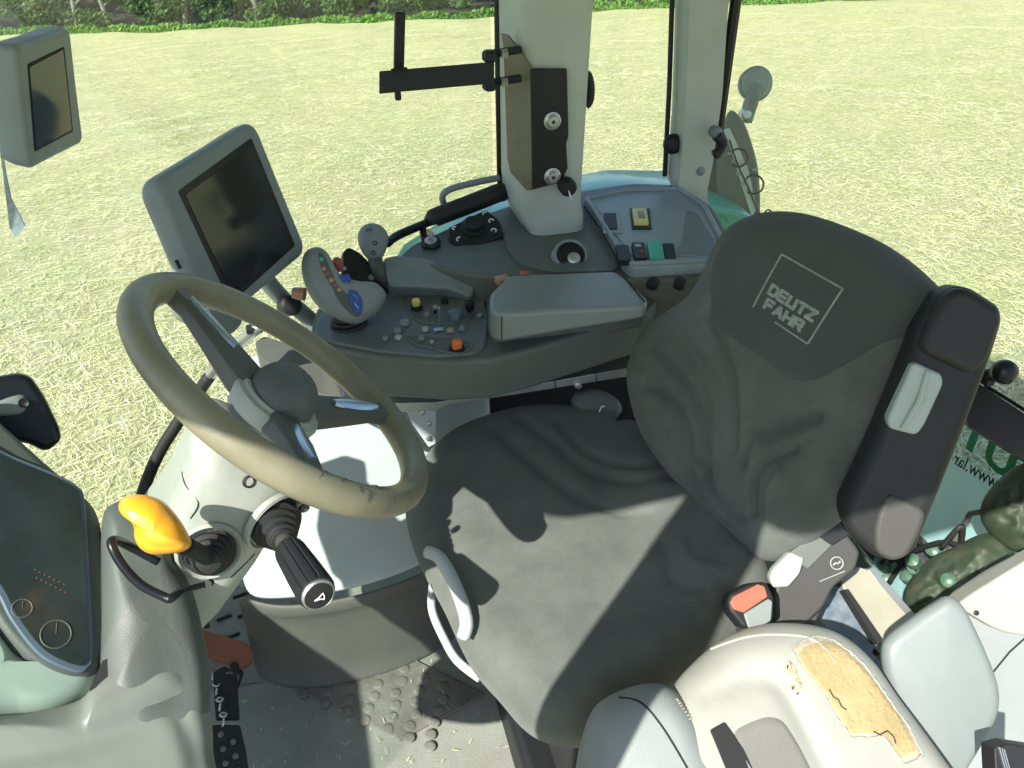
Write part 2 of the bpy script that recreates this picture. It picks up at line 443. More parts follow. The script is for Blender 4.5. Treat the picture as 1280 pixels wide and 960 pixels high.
def stalk(x, y, L_, wd, hgt):
    a = rnd.uniform(0, math.pi)*.75+ .3*math.sin(x*.5+y*.7); dx, dy = math.cos(a), math.sin(a); z0 = wind(x, y)
    bend = rnd.uniform(-.35, .35); k = len(vs)
    for t in (0, .5, 1):
        s = (t-.5)*L_; off = bend*L_*(1-(2*t-1)**2)*.5
        px, py = x+dx*s-dy*off, y+dy*s+dx*off; h = hgt*(1 if t == .5 else rnd.uniform(.1, 1.1))
        for sd in (-1, 1): vs.append(gw(px-dy*wd*sd, py+dx*wd*sd, z0+h+rnd.uniform(-.002, .002)))
    fs.extend([(k, k+1, k+3, k+2), (k+2, k+3, k+5, k+4)])
cnt = 0
while cnt < 260000:
    # denser close by: choose depth so that density falls with distance
    y = 1.8+34*rnd.random()**1.9; half = .75*y+2
    x = rnd.uniform(-half, half)
    f = 1+.035*y
    if rnd.random() > .45+.55*(math.sin(x*1.1+y*.6)*math.sin(y*1.4-x*.3)*.5+.5): continue
    stalk(x, y, rnd.uniform(.05, .17)*(1+.03*y), rnd.uniform(.0008, .0019)*f, rnd.uniform(.006, .035)); cnt += 1
me = bpy.data.meshes.new('loose_hay'); me.from_pydata([tuple(v) for v in vs], [], fs)
o = link('loose_hay', me, None, straw, smooth=0)
tagit(o, 'loose cut hay strewn over the sunny field', 'hay', kind='stuff')

# hedge, verge and trees at the far edge
leafm = island_mat('hedge leaves', [(.03, .06, .018), (.05, .10, .028), (.075, .14, .038), (.12, .20, .065)], .3)
palem = island_mat('pale hedge leaves', [(.09, .14, .06), (.14, .20, .09), (.20, .26, .13)], .3)
vergem = island_mat('verge grass', [(.10, .22, .035), (.16, .32, .06), (.22, .38, .09)], .3)
bark = mat('pale bark', (.27, .25, .20), .9, bump=1, bscale=30, c2=(.14, .13, .10), vscale=8)
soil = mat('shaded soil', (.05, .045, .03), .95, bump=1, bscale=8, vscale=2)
YH = 41.0
def edge(x): return YH+.9*math.sin(x*.16)+.5*math.sin(x*.47)
def leaves(n, fn, sz):
    v = []; f = []
    for _ in range(n):
        p = fn()
        if p is None: continue
        a = Vector((rnd.gauss(0, 1), rnd.gauss(0, 1), rnd.gauss(0, 1))).normalized(); q = a.orthogonal().normalized(); r_ = a.cross(q)
        s = rnd.uniform(.6, 1.4)*sz; k = len(v)
        v += [p-q*s, p+r_*s*.5, p+q*s, p-r_*s*.5]; f.append((k, k+1, k+2, k+3))
    me = bpy.data.meshes.new('l'); me.from_pydata([tuple(x) for x in v], [], f); return me
clumps = []
for i in range(520):
    x = rnd.uniform(-48, 48); y = edge(x)+rnd.uniform(.8, 7); clumps.append((x, y, rnd.uniform(.5, 8.5), rnd.uniform(.5, 1.25)))
for i in range(130):
    x = rnd.uniform(-44, 44); clumps.append((x, edge(x)+rnd.uniform(.2, 1.2), rnd.uniform(.35, 1.2), rnd.uniform(.3, .7)))
def inclump():
    x, y, z, r_ = rnd.choice(clumps)
    d = Vector((rnd.gauss(0, 1), rnd.gauss(0, 1), rnd.gauss(0, 1))).normalized()*r_*rnd.uniform(.65, 1.05)
    return gw(x+d.x*1.3, y+d.y, max(.05, z+d.z*.8))
o = link('hedgerow', leaves(140000, inclump, .12), None, leafm, smooth=0)
tagit(o, 'dense dark green hedge along the far edge of the field', 'hedge', kind='stuff')
def inverge():
    x = rnd.uniform(-42, 46); t = rnd.random()**1.6
    wd = (.5+.3*math.sin(x*.7)) if x < 3 else 2.6
    return gw(x, edge(x)-.4+t*wd-(.9 if x > 3 else 0), rnd.random()**2*(.35+.25*math.sin(x*1.3)**2)*(1 if x > 3 else .6))
o = link('grass_verge', leaves(26000, inverge, .10), None, vergem, smooth=0)
tagit(o, 'bright uncut grass strip under the hedge', 'grass', kind='stuff')
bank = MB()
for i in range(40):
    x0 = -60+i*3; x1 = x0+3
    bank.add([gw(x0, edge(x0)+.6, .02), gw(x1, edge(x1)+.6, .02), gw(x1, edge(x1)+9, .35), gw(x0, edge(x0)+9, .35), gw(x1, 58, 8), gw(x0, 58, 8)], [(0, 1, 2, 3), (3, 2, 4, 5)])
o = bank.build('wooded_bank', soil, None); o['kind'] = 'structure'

for i, (px, lean, tall) in enumerate([(40, -.25, 6), (165, .35, 6.5), (205, -.4, 6), (300, .5, 7), (372, -.2, 6), (505, .15, 7), (1030, .3, 6.5), (800, -.25, 6)]):
    xc = (px-640)/1000*42*1.08; yc = edge(xc)+.7+.4*(i % 3)
    t = thing('hedge_tree', gw(xc, yc), 'slender tree with pale leaning trunk rising from the far hedge', 'tree', 'trees standing in the far hedge')
    mb = MB(); pts = [gw(xc+lean*k*.35*tall/6, yc, k*tall/6) for k in range(7)]
    mb.tube(pts, [.13-.015*k for k in range(7)], 8)
    for k in range(5):
        s = pts[1+k % 5]; sd = -1 if k % 2 else 1
        q = [s, s+cw(sd*.6, .1, .5), s+cw(sd*1.2, -.2, 1.0-(.6*(k % 3))), s+cw(sd*1.7, -.3, .5-(.6*(k % 3)))]
        mb.tube(q, [.06, .045, .03, .015], 6)
    mb.build('trunk', bark, t)
    cl = [(xc+rnd.uniform(-1.6, 1.6), yc+rnd.uniform(-.8, .8), rnd.uniform(1.2, tall), rnd.uniform(.35, .8)) for _ in range(14)]
    def fn():
        x, y, z, r_ = rnd.choice(cl); d = Vector((rnd.gauss(0, 1), rnd.gauss(0, 1), rnd.gauss(0, 1))).normalized()*r_*rnd.uniform(.5, 1.1)
        return gw(x+d.x, y+d.y, max(.3, z+d.z*.7))
    link('crown', leaves(3200, fn, .10), t, palem if i in (1, 3, 4, 5) else leafm, smooth=0)

# ================================================================== cab shell
cab = thing('tractor_cab', (.3, .9, 0), 'glazed tractor cab with light grey pillars and grey floor around the seats', 'tractor cab')
fl = MB(); fl.prism([Vector(p) for p in [(-.62, .10, 0), (1.25, .10, 0), (1.25, 1.60, 0), (-.62, 1.60, 0)]], (0, 0, 1), .05)
floor = fl.build('floor_pan', 'floor', cab, bevel=.01)
# unseen roof above the frame; notched outline shaped to throw shade on the seat
rf = [(-.62, .13), (-.33, .13), (-.26, -.02), (1.92, -.02), (1.92, 1.80), (-.80, 1.80), (-.86, 1.3), (-.84, .62), (-.80, .30)]
rf2 = rc(rf, .05)
MB().prism([Vector((x, y, 1.86)) for x, y in rf2], (0, 0, 1), .16).build('roof', 'pillar', cab, bevel=.03)

# centre pillar: rounded rectangle loft, flaring into the console
def rrect(cx, cy, hx, hy, r, z, n=5, rot=0):
    p = rc([(-hx, -hy), (hx, -hy), (hx, hy), (-hx, hy)], r, n); c, s = math.cos(rot), math.sin(rot)
    return [Vector((cx+x*c-y*s, cy+x*s+y*c, z)) for x, y in p]
def loft(name, secs, m, parent, **k):
    n = len(secs[0]); v = [p for s in secs for p in s]
    f = [(i*n+j, i*n+(j+1) % n, (i+1)*n+(j+1) % n, (i+1)*n+j) for i in range(len(secs)-1) for j in range(n)]
    f += [list(range(n))[::-1], [(len(secs)-1)*n+j for j in range(n)]]
    return link(name, meshof(name, v, f), parent, m, **k)
secs = []
PX = [(.800, .040, .112), (.812, .034, .108), (.83, .016, .104), (.86, .004, .101), (.90, .0, .100), (1.1, -.002, .100), (1.3, -.004, .102), (1.5, -.006, .104), (1.71, -.008, .106)]
for z, dx, hy in PX:
    xl = .432+dx*.55; xr = .578-.006*(z > .83)+max(0, z-.9)*.012
    secs.append(rrect((xl+xr)/2, 1.635, (xr-xl)/2, hy, .036, z))
pil = loft('centre_pillar', secs, 'pillar', cab, smooth=60)
MB().tube([(.434, 1.722, .84), (.432, 1.722, 1.1), (.431, 1.725, 1.70)], .008, 8).build('seal', 'rubber', pil, smooth=180)
# rear pillar
def pxs(frame, pts): return [frame.w(*frame.px(*p)) for p in pts]
fr = Frame((.93, 1.66, 1.0), (-.10, -1, 0), (1, -.1, 0))
rp = slab('rear_pillar', [(866, -160), (918, -160), (911, 0), (903, 120), (892, 200), (884, 240), (888, 290), (862, 270), (848, 232), (856, 150), (862, 0)], fr, .09, 'pillar', cab, r=.012, bevel=.012)
sl = MB(); pts = pxs(fr, [(935, -160), (926, 0), (916, 70), (905, 150), (899, 200)]); sl.tube([p+Vector((0, .02, 0)) for p in pts], .0125, 8)
sl.build('seal', 'gloss', rp)
sl = MB(); pts = pxs(fr, [(863, -160), (858, 0), (853, 120), (846, 232)]); sl.tube([p+Vector((0, .07, 0)) for p in pts], .006, 8)
sl.build('trim', 'rubber', rp)
for q in [(876, 214)]:
    p = fr.w(*fr.px(*q)); MB().lathe(p, fr.N, [(-.005, .011), (.001, .011), (.004, .008), (.005, .003)]).build('screw_cap', 'mon', rp)
# front right and rear posts (outside the frame, carry the roof)
MB().tube([(-.84, 1.74, 0), (-.90, 1.74, .8), (-.80, 1.74, 1.72)], .04, 10).build('front_post', 'pillar', cab)
MB().tube([(-.25, .16, -.1), (-.24, .16, .8), (-.20, .19, 1.72)], .075, 16).build('shade_post', 'pillar', cab)  # unseen post added and widened to cast a shade band on the seat
MB().tube([(1.32, .14, 0), (1.34, .14, .8), (1.32, .16, 1.72)], .05, 10).build('rear_post', 'pillar', cab)
# glass in the side and the windscreen
MB().box((-.20, 1.74, .90), (1.24, .005, 1.62)).build('side_window', 'glass', cab)
MB().box((.74, 1.74, 1.28), (.32, .005, .86)).build('side_window', 'glass', cab)
MB().box((1.90, 1.74, .90), (1.90, .005, 1.62)).build('side_window', 'glass', cab)
MB().box((-.84, .86, 1.15), (.005, 1.28, 1.1)).build('windscreen', 'glass', cab)

MB().box((.60, 1.60, .35), (.90, .05, .70)).build('side_wall', 'dark', cab, bevel=.01)
MB().box((-.87, .74, .50), (.04, 1.2, 1.0)).build('shade_firewall', 'console', cab, bevel=.01)  # unseen wall added, its height set to shade the cab floor
# white hump (inner wheel arch) under the steering wheel, with its trim and kick panel
top = [at(*p, z=.25) for p in [(305, 748), (335, 752), (372, 750), (430, 742), (500, 722), (560, 690), (620, 640)]]
hv = []; 
def yz(y): return .25+max(0, y-1.12)*.72
rows = 7; ncol = len(top); v = []
for j in range(rows):
    t = j/(rows-1)
    for i, p in enumerate(top):
        y1 = 1.62; y = p.y+(y1-p.y)*t; x = p.x*(1-t)+(-.23+.10*i)*t
        z = .25+(.30*t)+.025*math.sin(t*math.pi)
        v.append(Vector((x, y, z)))
f = [(j*ncol+i, j*ncol+i+1, (j+1)*ncol+i+1, (j+1)*ncol+i) for j in range(rows-1) for i in range(ncol-1)]
hump = link('wheel_arch_cover', meshof('h', v, f), cab, 'white', smooth=60, solid=.012, sub=2)

# ================================================================== steering wheel
WC = Vector((-.058, .879, .928)); WN = Vector((.678, .082, .730)).normalized()
wf = Frame(WC, WN, (0, -1, 0))
sw = thing('steering_wheel', WC, 'worn olive beige leather steering wheel with three silver trimmed spokes', 'steering wheel')
# rim: tube with slight ergonomic flattening
RR = .200
rim = []
for k in range(96):
    a = 2*math.pi*k/96; rim.append(wf.w(RR*math.cos(a), RR*math.sin(a)))
radii = []
for k in range(96):
    a = 2*math.pi*k/96; radii.append(.0193+.0010*math.cos(3*a))
rim_o = MB().tube(rim, radii, 20, closed=True).build('rim', 'leather', sw, smooth=180)
# cracks in the leather near the front right
ck = MB()
for i in range(9):
    u, v = wf.px(385+i*11+rnd.uniform(-3, 3), 600+i*3.2); a0 = math.atan2(v, u)
    pts = []
    s0 = rnd.uniform(-.6, .5); ln = rnd.uniform(.4, 1.1)
    for q in range(8):
        al = 1.2+s0+ln*q/7
        a = a0+rnd.uniform(-.012, .012); rr_ = .0200
        c_ = Vector((math.cos(a), math.sin(a)))
        pts.append(wf.w(c_.x*(RR+rr_*math.cos(al)), c_.y*(RR+rr_*math.cos(al)), rr_*math.sin(al)))
    ck.tube(pts, [.0002, .0004, .0007, .0005, .0008, .0005, .0004, .0002], 5)
ck.build('leather_crack', 'crack', rim_o)
# hub
hz = [(-.055, .045), (-.05, .058), (-.012, .060), (-.004, .056)]
MB().lathe(wf.w(0, 0, -.012), WN, [(-.035, .040), (-.03, .056), (-.012, .060), (-.006, .058), (-.004, .052), (.0, .050)], 48).build('hub_ring', 'column', sw)
hub, hh = pillow('hub', [(.049*math.cos(a*.1309), .044*math.sin(a*.1309)) for a in range(48)], wf.shift(-.012), 'hub', sw, front=.034, back=.002, e=.028, crown=.006, n=72, rings=24,
       detail=groover([([(-.03, .03), (-.012, .008), (.012, .008), (.03, .03)], .0018, .0022), ([(-.035, -.02), (-.01, -.012), (.02, -.014), (.04, -.02)], .0018, .0022)]))
# spokes
def spoke(pa, wa, wb, chrome_in, chrome_out, cw_):
    u, v = wf.px(*pa); L_ = math.hypot(u, v); d = (u/L_, v/L_); n_ = (-d[1], d[0])
    mb = MB(); sec = []
    for t, wd, hgt, th in [(.040, wa, -.030, .020), (.075, wa*.9, -.022, .018), (.12, (wa+wb)/2, -.010, .015), (.16, wb, -.002, .012), (.190, wb*1.1, .0, .012)]:
        sec.append([wf.w(d[0]*t+n_[0]*wd*a, d[1]*t+n_[1]*wd*a, hgt+b*th) for a, b in [(-1, -.5), (-.6, -1), (.6, -1), (1, -.5), (1, .5), (.7, 1), (-.7, 1), (-1, .5)]])
    s = loft('spoke', sec, 'spoke', sw, smooth=50, bevel=.002)
    sec = []
    for k in range(9):
        t = chrome_in+(chrome_out-chrome_in)*k/8; q = math.sin(math.pi*(k+.6)/9.2)**.5; hgt = -.012+(t-.1)*.13+.0115
        sec.append([wf.w(d[0]*t+n_[0]*cw_*a*q, d[1]*t+n_[1]*cw_*a*q, hgt+b) for a, b in [(-1, -.004), (1, -.004), (1, .003), (.5, .006), (-.5, .006), (-1, .003)]])
    loft('trim_insert', sec, 'chrome', s, smooth=50)
spoke((214, 365), .030, .016, .085, .168, .009)
spoke((484, 520), .026, .016, .085, .165, .012)
spoke((386, 590), .022, .015, .085, .165, .010)

# ================================================================== steering column
colm = thing('steering_column', WC-WN*.35, 'pale grey two piece steering column housing below the wheel', 'steering column')
ax = -WN; U = Vector((0, -1, 0)); U = (U-ax*U.dot(ax)).normalized(); V = ax.cross(U)
def csec(t, hu, hv, r, du=0, dv=0):
    c = WC+ax*t+U*du+V*dv; p = rc([(-hu, -hv), (hu, -hv), (hu, hv), (-hu, hv)], r, 6); return [c+U*x+V*y for x, y in p]
loft('column_collar', [csec(.03, .03, .03, .028), csec(.07, .045, .045, .04), csec(.10, .06, .06, .05)], 'hub', colm, smooth=60)
body = loft('column_cover', [csec(.075, .050, .055, .045, 0, 0), csec(.085, .068, .072, .05), csec(.13, .088, .070, .05, 0, -.008), csec(.20, .098, .066, .05, 0, -.018), csec(.29, .102, .066, .05, 0, -.020), csec(.37, .095, .064, .05, 0, -.018), csec(.40, .07, .05, .04, 0, -.015)], 'column', colm, smooth=60)
tp = bpy.data.objects.get('column_cover')
# surface normal helpers for pieces on the camera side of the cover
_hit = hitter(body)
def on_cover(px, py, off=0.0):
    h = _hit(px, py, off)
    return h if h else (at(px, py, d=1.0), U)
# seam lines and screws
for seam in ([(228, 590), (232, 606), (248, 628), (238, 648)], [(318, 692), (303, 708), (288, 722)]):
    pts = [on_cover(*q, off=.0005)[0] for q in seam]
    MB().tube(sm([tuple(p) for p in pts], 4, False), .0007, 6).build('seam', 'dark', body)
for q in [(311, 602), (379, 634)]:
    p, n_ = on_cover(*q); MB().lathe(p, n_, [(-.004, .008), (.001, .008), (.002, .0065), (-.001, .005)], 16).build('screw', 'black', body)

# shuttle lever with amber knob
def boot(name, base, axis, m, parent, r0=.034, r1=.012, L_=.045, k=5):
    prof = []
    for i in range(k):
        t = i/k; r = r0+(r1-r0)*t; prof += [(L_*t, r), (L_*(t+.45/k), r*1.0), (L_*(t+.6/k), r*.80), (L_*(t+.95/k), r*.80)]
    prof.append((L_, r1)); return MB().lathe(base, axis, prof, 36).build(name, m, parent, smooth=50)
b0, bn = on_cover(262, 688)
sh = thing('shuttle_lever', b0, 'amber yellow knobbed lever on a ribbed rubber boot beside the instrument housing', 'lever')
k1 = at(232, 682, d=(b0-CAM).dot(fwd)-.10)
axl = (k1-b0).normalized()
MB().lathe(b0, bn, [(-.004, .040), (.004, .040), (.007, .036), (.004, .033), (0, .030)], 40).build('collar', 'column', sh)
boot('boot', b0, (bn+axl*.5).normalized(), 'rubber', sh, .031, .013, .04, 4)
MB().tube([b0+bn*.02, k1], .010, 12).build('stem', 'rubber', sh)
# knob: fist shape swept along a bent spine
dk = (k1-CAM).dot(fwd)
kf_ = Frame(at(195, 656, d=dk-.02), (-.05, -.80, .60), (1, 0, 0))
ko = P(kf_, sm([(150, 628), (158, 620), (172, 618), (190, 621), (206, 629), (222, 647), (232, 664), (239, 680), (230, 689), (212, 692), (192, 693), (177, 686), (169, 672), (168, 657), (160, 645), (151, 638)], 4))
pillow('knob', ko, kf_, 'yellow', sh, front=.022, back=.024, e=.026, eb=.024, crown=.004, n=110, rings=30, c=kf_.px(200, 662),
    detail=groover([(P(kf_, [(170, 664), (190, 678), (215, 682), (232, 678)]), .004, .003)]))

# indicator stalk, ribbed black grip
b1, bn1 = on_cover(343, 652)
st = thing('indicator_stalk', b1, 'black ribbed twist grip stalk with silver horn cap on the column', 'stalk')
e0 = at(362, 688, d=(b1-CAM).dot(fwd)-.06); e1 = at(397, 742, d=(b1-CAM).dot(fwd)-.135)
MB().lathe(b1, bn1, [(-.006, .042), (.001, .042), (.003, .039), (.0, .037), (-.01, .036)], 40).build('collar', 'column', st)
boot('boot', b1-bn1*.004, (e0-b1).normalized(), 'rubber', st, .036, .014, .055, 5)
MB().tube([b1, e0], .012, 16).build('stem', 'recl', st)
axs = (e1-e0).normalized(); a_ = axs.orthogonal().normalized(); b_ = axs.cross(a_); Lg = (e1-e0).length
prof = [(-.006, .014), (0, .0175), (.006, .0185), (Lg*.55, .0205), (Lg-.006, .0215), (Lg, .020)]
v = []; f = []; n_ = 96
for h_, r_ in prof:
    for k in range(n_):
        q = 1-(.085 if (k % 8) in (0, 1) and .004 < h_ < Lg-.004 else 0); v.append(e0+axs*h_+(a_*math.cos(2*math.pi*k/n_)+b_*math.sin(2*math.pi*k/n_))*r_*q)
f = [(i*n_+k, i*n_+(k+1) % n_, (i+1)*n_+(k+1) % n_, (i+1)*n_+k) for i in range(len(prof)-1) for k in range(n_)]+[list(range(n_))[::-1], [(len(prof)-1)*n_+k for k in range(n_)]]
link('grip', meshof('g', v, f), st, 'black', smooth=30)
cap = MB().lathe(e1, axs, [(-.002, .0185), (.003, .0185), (.005, .0165), (.004, .0155)], 32).build('horn_cap', 'steel', st)
MB().lathe(e1, axs, [(.001, .015), (.0052, .0155), (.0065, .012)], 32).build('horn_button', 'black', st)
hn = MB(); cp_ = e1+axs*.008
ux = Vector((CY, -SY, 0)); ux = (ux-axs*ux.dot(axs)).normalized(); vy = axs.cross(ux)
if vy.z < 0 and vy.y < 0: vy = -vy
hn.tube([cp_+ux*x*.7+vy*y*.7 for x, y in [(-.009, -.003), (-.002, .0), (.004, .005)]], .0007, 6)
hn.tube([cp_+ux*x*.7+vy*y*.7 for x, y in [(-.009, -.003), (0, -.003), (.006, -.006)]], .0007, 6)
hn.tube([cp_+ux*x*.7+vy*y*.7 for x, y in [(.005, .006), (.007, .0), (.006, -.006)]], .0007, 6)
hn.build('horn_mark', 'whitemark', st)

# black wire loop lever under the knob
d0 = dk-.015
lp = thing('tilt_lever', at(215, 745, d=d0), 'thin black loop release lever beneath the amber knob', 'lever')
pts = sm([tuple(at(x, y, d=d0+dd)) for x, y, dd in [(198, 702, .05), (160, 682, .03), (143, 675, .0), (140, 682, -.01), (152, 705, -.01), (175, 730, -.005), (205, 746, 0), (213, 748, .0), (222, 742, .01), (240, 735, .03), (263, 729, .05)]], 6, False)
MB().tube([Vector(p) for p in pts], [.0050]*(len(pts)-12)+[.0034]*12, 10).build('loop', 'gloss', lp, smooth=180)
MB().lathe(at(262, 729, d=d0+.045), -fwd, [(-.004, .004), (.004, .004)], 12).build('pin', 'black', lp)

# ================================================================== instrument cluster
cN = (.56, -.38, .70)
cf = Frame(at(60, 700, d=.93), cN, (.3, .9, 0))
ins = thing('instrument_housing', cf.o, 'grey instrument binnacle with a curved dusty dark display, near the left edge', 'instrument panel')
outer = P(cf, sm([(-70, 490), (-20, 508), (6, 530), (55, 573), (100, 612), (124, 640), (133, 690), (137, 760), (134, 812), (121, 843), (94, 853), (50, 838), (8, 798), (-26, 752), (-80, 700), (-120, 620)], 5))
pillow('housing', outer, cf.shift(-.012), 'casing', ins, front=.016, back=.10, e=.016, eb=.09, crown=0, n=160, rings=30)
# lower shell under the bezel; sunlight on the casing put into its pale colour
low = P(cf, sm([(-80, 730), (-36, 742), (0, 780), (45, 822), (88, 836), (124, 826), (134, 842), (118, 868), (80, 886), (30, 892), (-80, 896)], 5))
pillow('lower_shell', low, cf.shift(-.030), 'casing_lit', ins, front=.030, back=.06, e=.03, eb=.05, crown=.002, n=140, rings=24)
bz = sm([(-90, 520), (-40, 540), (3, 568), (60, 592), (94, 610), (104, 632), (110, 720), (114, 815), (108, 836), (92, 842), (48, 822), (12, 778), (-12, 735), (-60, 690), (-100, 600)], 5)
uv = P(cf, bz)
MB().prism([cf.w(u, v, .0085) for u, v in uv], cf.N, .012).build('bezel', 'bezel', ins, bevel=.002)
cx_, cy_ = cf.px(35, 690)
def inset(uv, d):
    out = []
    for i, p in enumerate(uv):
        a = Vector(uv[i-2]); b = Vector(uv[(i+2) % len(uv)]); t = (b-a).normalized(); nn = Vector((t.y, -t.x)); c = Vector((cx_, cy_))
        if nn.dot(Vector(p)-c) < 0: nn = -nn
        out.append(tuple(Vector(p)-nn*d))
    return out
scr = MB().prism([cf.w(u, v, .0105) for u, v in inset(uv, .0065)], cf.N, .006).build('display', 'screen2', ins)
# dials behind the glass
for q, r_ in (((66, 796), .0155), ((24, 764), .010)):
    u, v = cf.px(*q); ring = [cf.w(u+r_*math.cos(k*.1963), v+r_*math.sin(k*.1963), .0108) for k in range(33)]
    MB().tube(ring, .0008, 5).build('dial', 'hub', scr)
    mb = MB(); mb.tube([cf.w(u, v, .0110), cf.w(u+r_*.7, v+r_*.4, .0110)], .0004, 5); mb.build('needle', 'hub', scr)
mk = MB()
for k in range(14):
    u, v = cf.px(40+6*(k % 7)+2*(k//7), 716+3*(k % 7)+10*(k//7)); mk.box(cf.w(u, v, .0108), (.0014, .0014, .0004), cf.U, cf.V)
mk.build('warning_lights', 'redmark', scr)

# moulded shroud between binnacle and column
sf = Frame(at(190, 740, d=.925), (.35, -.55, .75), (.6, .5, 0))
shr = P(sf, sm([(130, 650), (140, 624), (170, 620), (202, 650), (222, 690), (246, 735), (262, 800), (268, 860), (258, 930), (180, 950), (132, 900), (128, 850), (130, 760)], 5))
pl_, _ = pillow('dash_shroud', shr, sf.shift(-.03), 'casing', None, front=.030, back=.10, e=.05, eb=.08, crown=.008, n=150, rings=34,
    detail=groover([(P(sf, [(150, 690), (190, 740), (215, 800), (225, 860)]), .03, .006)]))
tagit(pl_, 'dark grey green moulded dash shroud between the display and the column', 'dashboard shroud')
# dash cover with soft creases
df = Frame(at(130, 900, d=.86), (.30, -.45, .84), (.8, .4, 0))
dc = P(df, sm([(-90, 905), (-30, 892), (40, 884), (100, 868), (124, 838), (160, 815), (200, 808), (235, 815), (257, 840), (266, 880), (270, 930), (262, 1010), (100, 1060), (-100, 1040)], 5))
dcov, _ = pillow('dash_cover', dc, df.shift(-.03), 'dash', None, front=.036, back=.10, e=.045, eb=.08, crown=.004, n=170, rings=44,
    detail=groover([(P(df, [(-60, 952), (70, 935), (170, 905), (235, 868)]), .016, .006), (P(df, [(-60, 928), (60, 908), (150, 880), (215, 848)]), .018, -.004), (P(df, [(222, 888), (232, 905), (246, 940), (250, 990)]), .012, .006)]))
tagit(dcov, 'soft grey green dashboard cover with a long crease in the lower left corner', 'dashboard cover')
# dark slot wedge between display and cover
MB().prism([df.w(*df.px(*q), .0) for q in [(112, 862), (128, 826), (165, 808), (205, 806), (180, 830), (150, 850)]], df.N, .02).build('gap_trim', 'dark', dcov)

# ================================================================== right side console (fixed)
sc = thing('side_console', at(640, 320, z=.80), 'dark grey side console along the right window with switches, key switch and storage tray', 'console')
z8 = HZ(.80)
shell = slab('console_shell', [(498, 320), (512, 306), (560, 284), (600, 268), (655, 250), (735, 236), (790, 228), (850, 230), (892, 258), (917, 300), (925, 335), (905, 350), (800, 348), (700, 347), (640, 346), (590, 342), (540, 332)], z8, .14, 'console', sc, r=.02, bevel=.010)
# raised collar around the pillar foot
slab('pillar_collar', [(634, 312), (630, 292), (648, 280), (728, 282), (745, 262), (776, 325), (770, 338), (690, 340), (650, 330)], HZ(.806), .03, 'console', sc, r=.02, bevel=.004)
# tray
trim = slab('tray_rim', [(729, 246), (780, 235), (850, 234), (884, 256), (907, 300), (903, 328), (790, 334), (780, 326)], HZ(.822), .04, 'tray', sc, r=.014, bevel=.006)
slab('tray_floor', [(742, 255), (790, 245), (846, 243), (874, 262), (896, 298), (893, 318), (797, 323), (788, 318)], HZ(.8235), .004, 'tray', trim, r=.010, bevel=.001)
lpz = HZ(.822); tl_ = rc(P(lpz, [(733, 249), (780, 239), (848, 237), (880, 258), (902, 300), (899, 325), (791, 331), (783, 326)]), .014, 5)
MB().tube([lpz.w(u, v, .002) for u, v in tl_], .0052, 8, closed=True).build('tray_lip', 'tray', trim, smooth=180)
slab('tray_pocket', [(858, 262), (872, 266), (893, 300), (890, 316), (846, 318), (852, 300)], HZ(.8245), .004, 'panel', trim, r=.010, bevel=.001)
# dark seam beside the tray
MB().tube([HZ(.822).w(*HZ(.822).px(*q)) for q in [(730, 258), (750, 285), (772, 325), (776, 333)]], .0022, 6).build('seam', 'dark', trim)
def rocker(name, px, py, wpx, hpx, m, fr, parent, h=.006, framem=None, mark=None, tilt=0):
    q = [(px-wpx+tilt*-1, py-hpx), (px+wpx-tilt, py-hpx), (px+wpx+tilt, py+hpx), (px-wpx+tilt, py+hpx)]
    o = slab(name, q, fr, .012, m, parent, r=.003, bevel=.0018, up=h)
    if framem:
        q2 = [(px-wpx-4, py-hpx-4), (px+wpx+3, py-hpx-4), (px+wpx+6, py+hpx+4), (px-wpx-1, py+hpx+4)]
        slab('switch_frame', q2, fr, .006, framem, o, r=.003, bevel=.001, up=.002)
    return o
T2 = HZ(.824)
rocker('rocker_switch', 763, 278, 8, 10, 'black', T2, sc, .004, 'lid', tilt=1)
y_ = rocker('rocker_switch', 800, 274, 9, 9, 'yellow2', T2, sc, .010, 'black', tilt=1.5)
y_['label'] = 'pale yellow rocker switch'
slab('switch_lens', [(796, 270), (804, 270), (806, 278), (798, 278)], T2, .003, 'leather', y_, r=.001, bevel=.0005, up=.0115)
rocker('rocker_switch', 779, 319, 8, 10, 'black', T2, sc, .006, None, tilt=2)
r2 = rocker('rocker_switch', 799, 317, 8, 10, 'black', T2, sc, .008, None, tilt=2)
MB().tube([T2.w(*[a+b for a, b in zip(T2.px(801, 319), (.004*math.cos(k*.5236), .004*math.sin(k*.5236)))], .0087) for k in range(13)], .0008, 5).build('switch_symbol', 'pink', r2)
slab('switch_lens', [(793, 310), (800, 310), (801, 313), (794, 313)], T2, .002, 'greyins', r2, r=.0005, bevel=.0003, up=.009)
g_ = rocker('rocker_switch', 819, 316, 9, 11, 'gswitch', T2, sc, .009, None, tilt=2); g_['label'] = 'green rocker switch'
rocker('rocker_switch', 837, 316, 7, 10, 'black', T2, sc, .004, None, tilt=2)
# recessed round power socket with steel cap
s0 = at(713, 320, z=.812); SX = Vector((-.05, -.62, .78)).normalized()
MB().lathe(s0, SX, [(-.04, .040), (.004, .036), (.007, .033), (.006, .029), (-.004, .028)], 40).build('socket_ring', 'mon', sc)
so = MB().lathe(s0, SX, [(.0, .0275), (.0072, .0275), (.0075, .024), (.003, .022), (.0025, .004)], 36).build('power_socket', 'black', sc)
MB().lathe(s0+Vector((.004, -.008, -.004)), SX, [(.002, .013), (.006, .013), (.009, .009), (.0095, .004)], 24).build('steel_cap', 'steel', so)
# round knobs below the tray
for q in [(815, 358), (849, 358)]:
    MB().lathe(at(*q, z=.803), (0, -.3, 1), [(0, .012), (.012, .0125), (.016, .010), (.017, .004)], 24).build('round_button', 'black', sc)
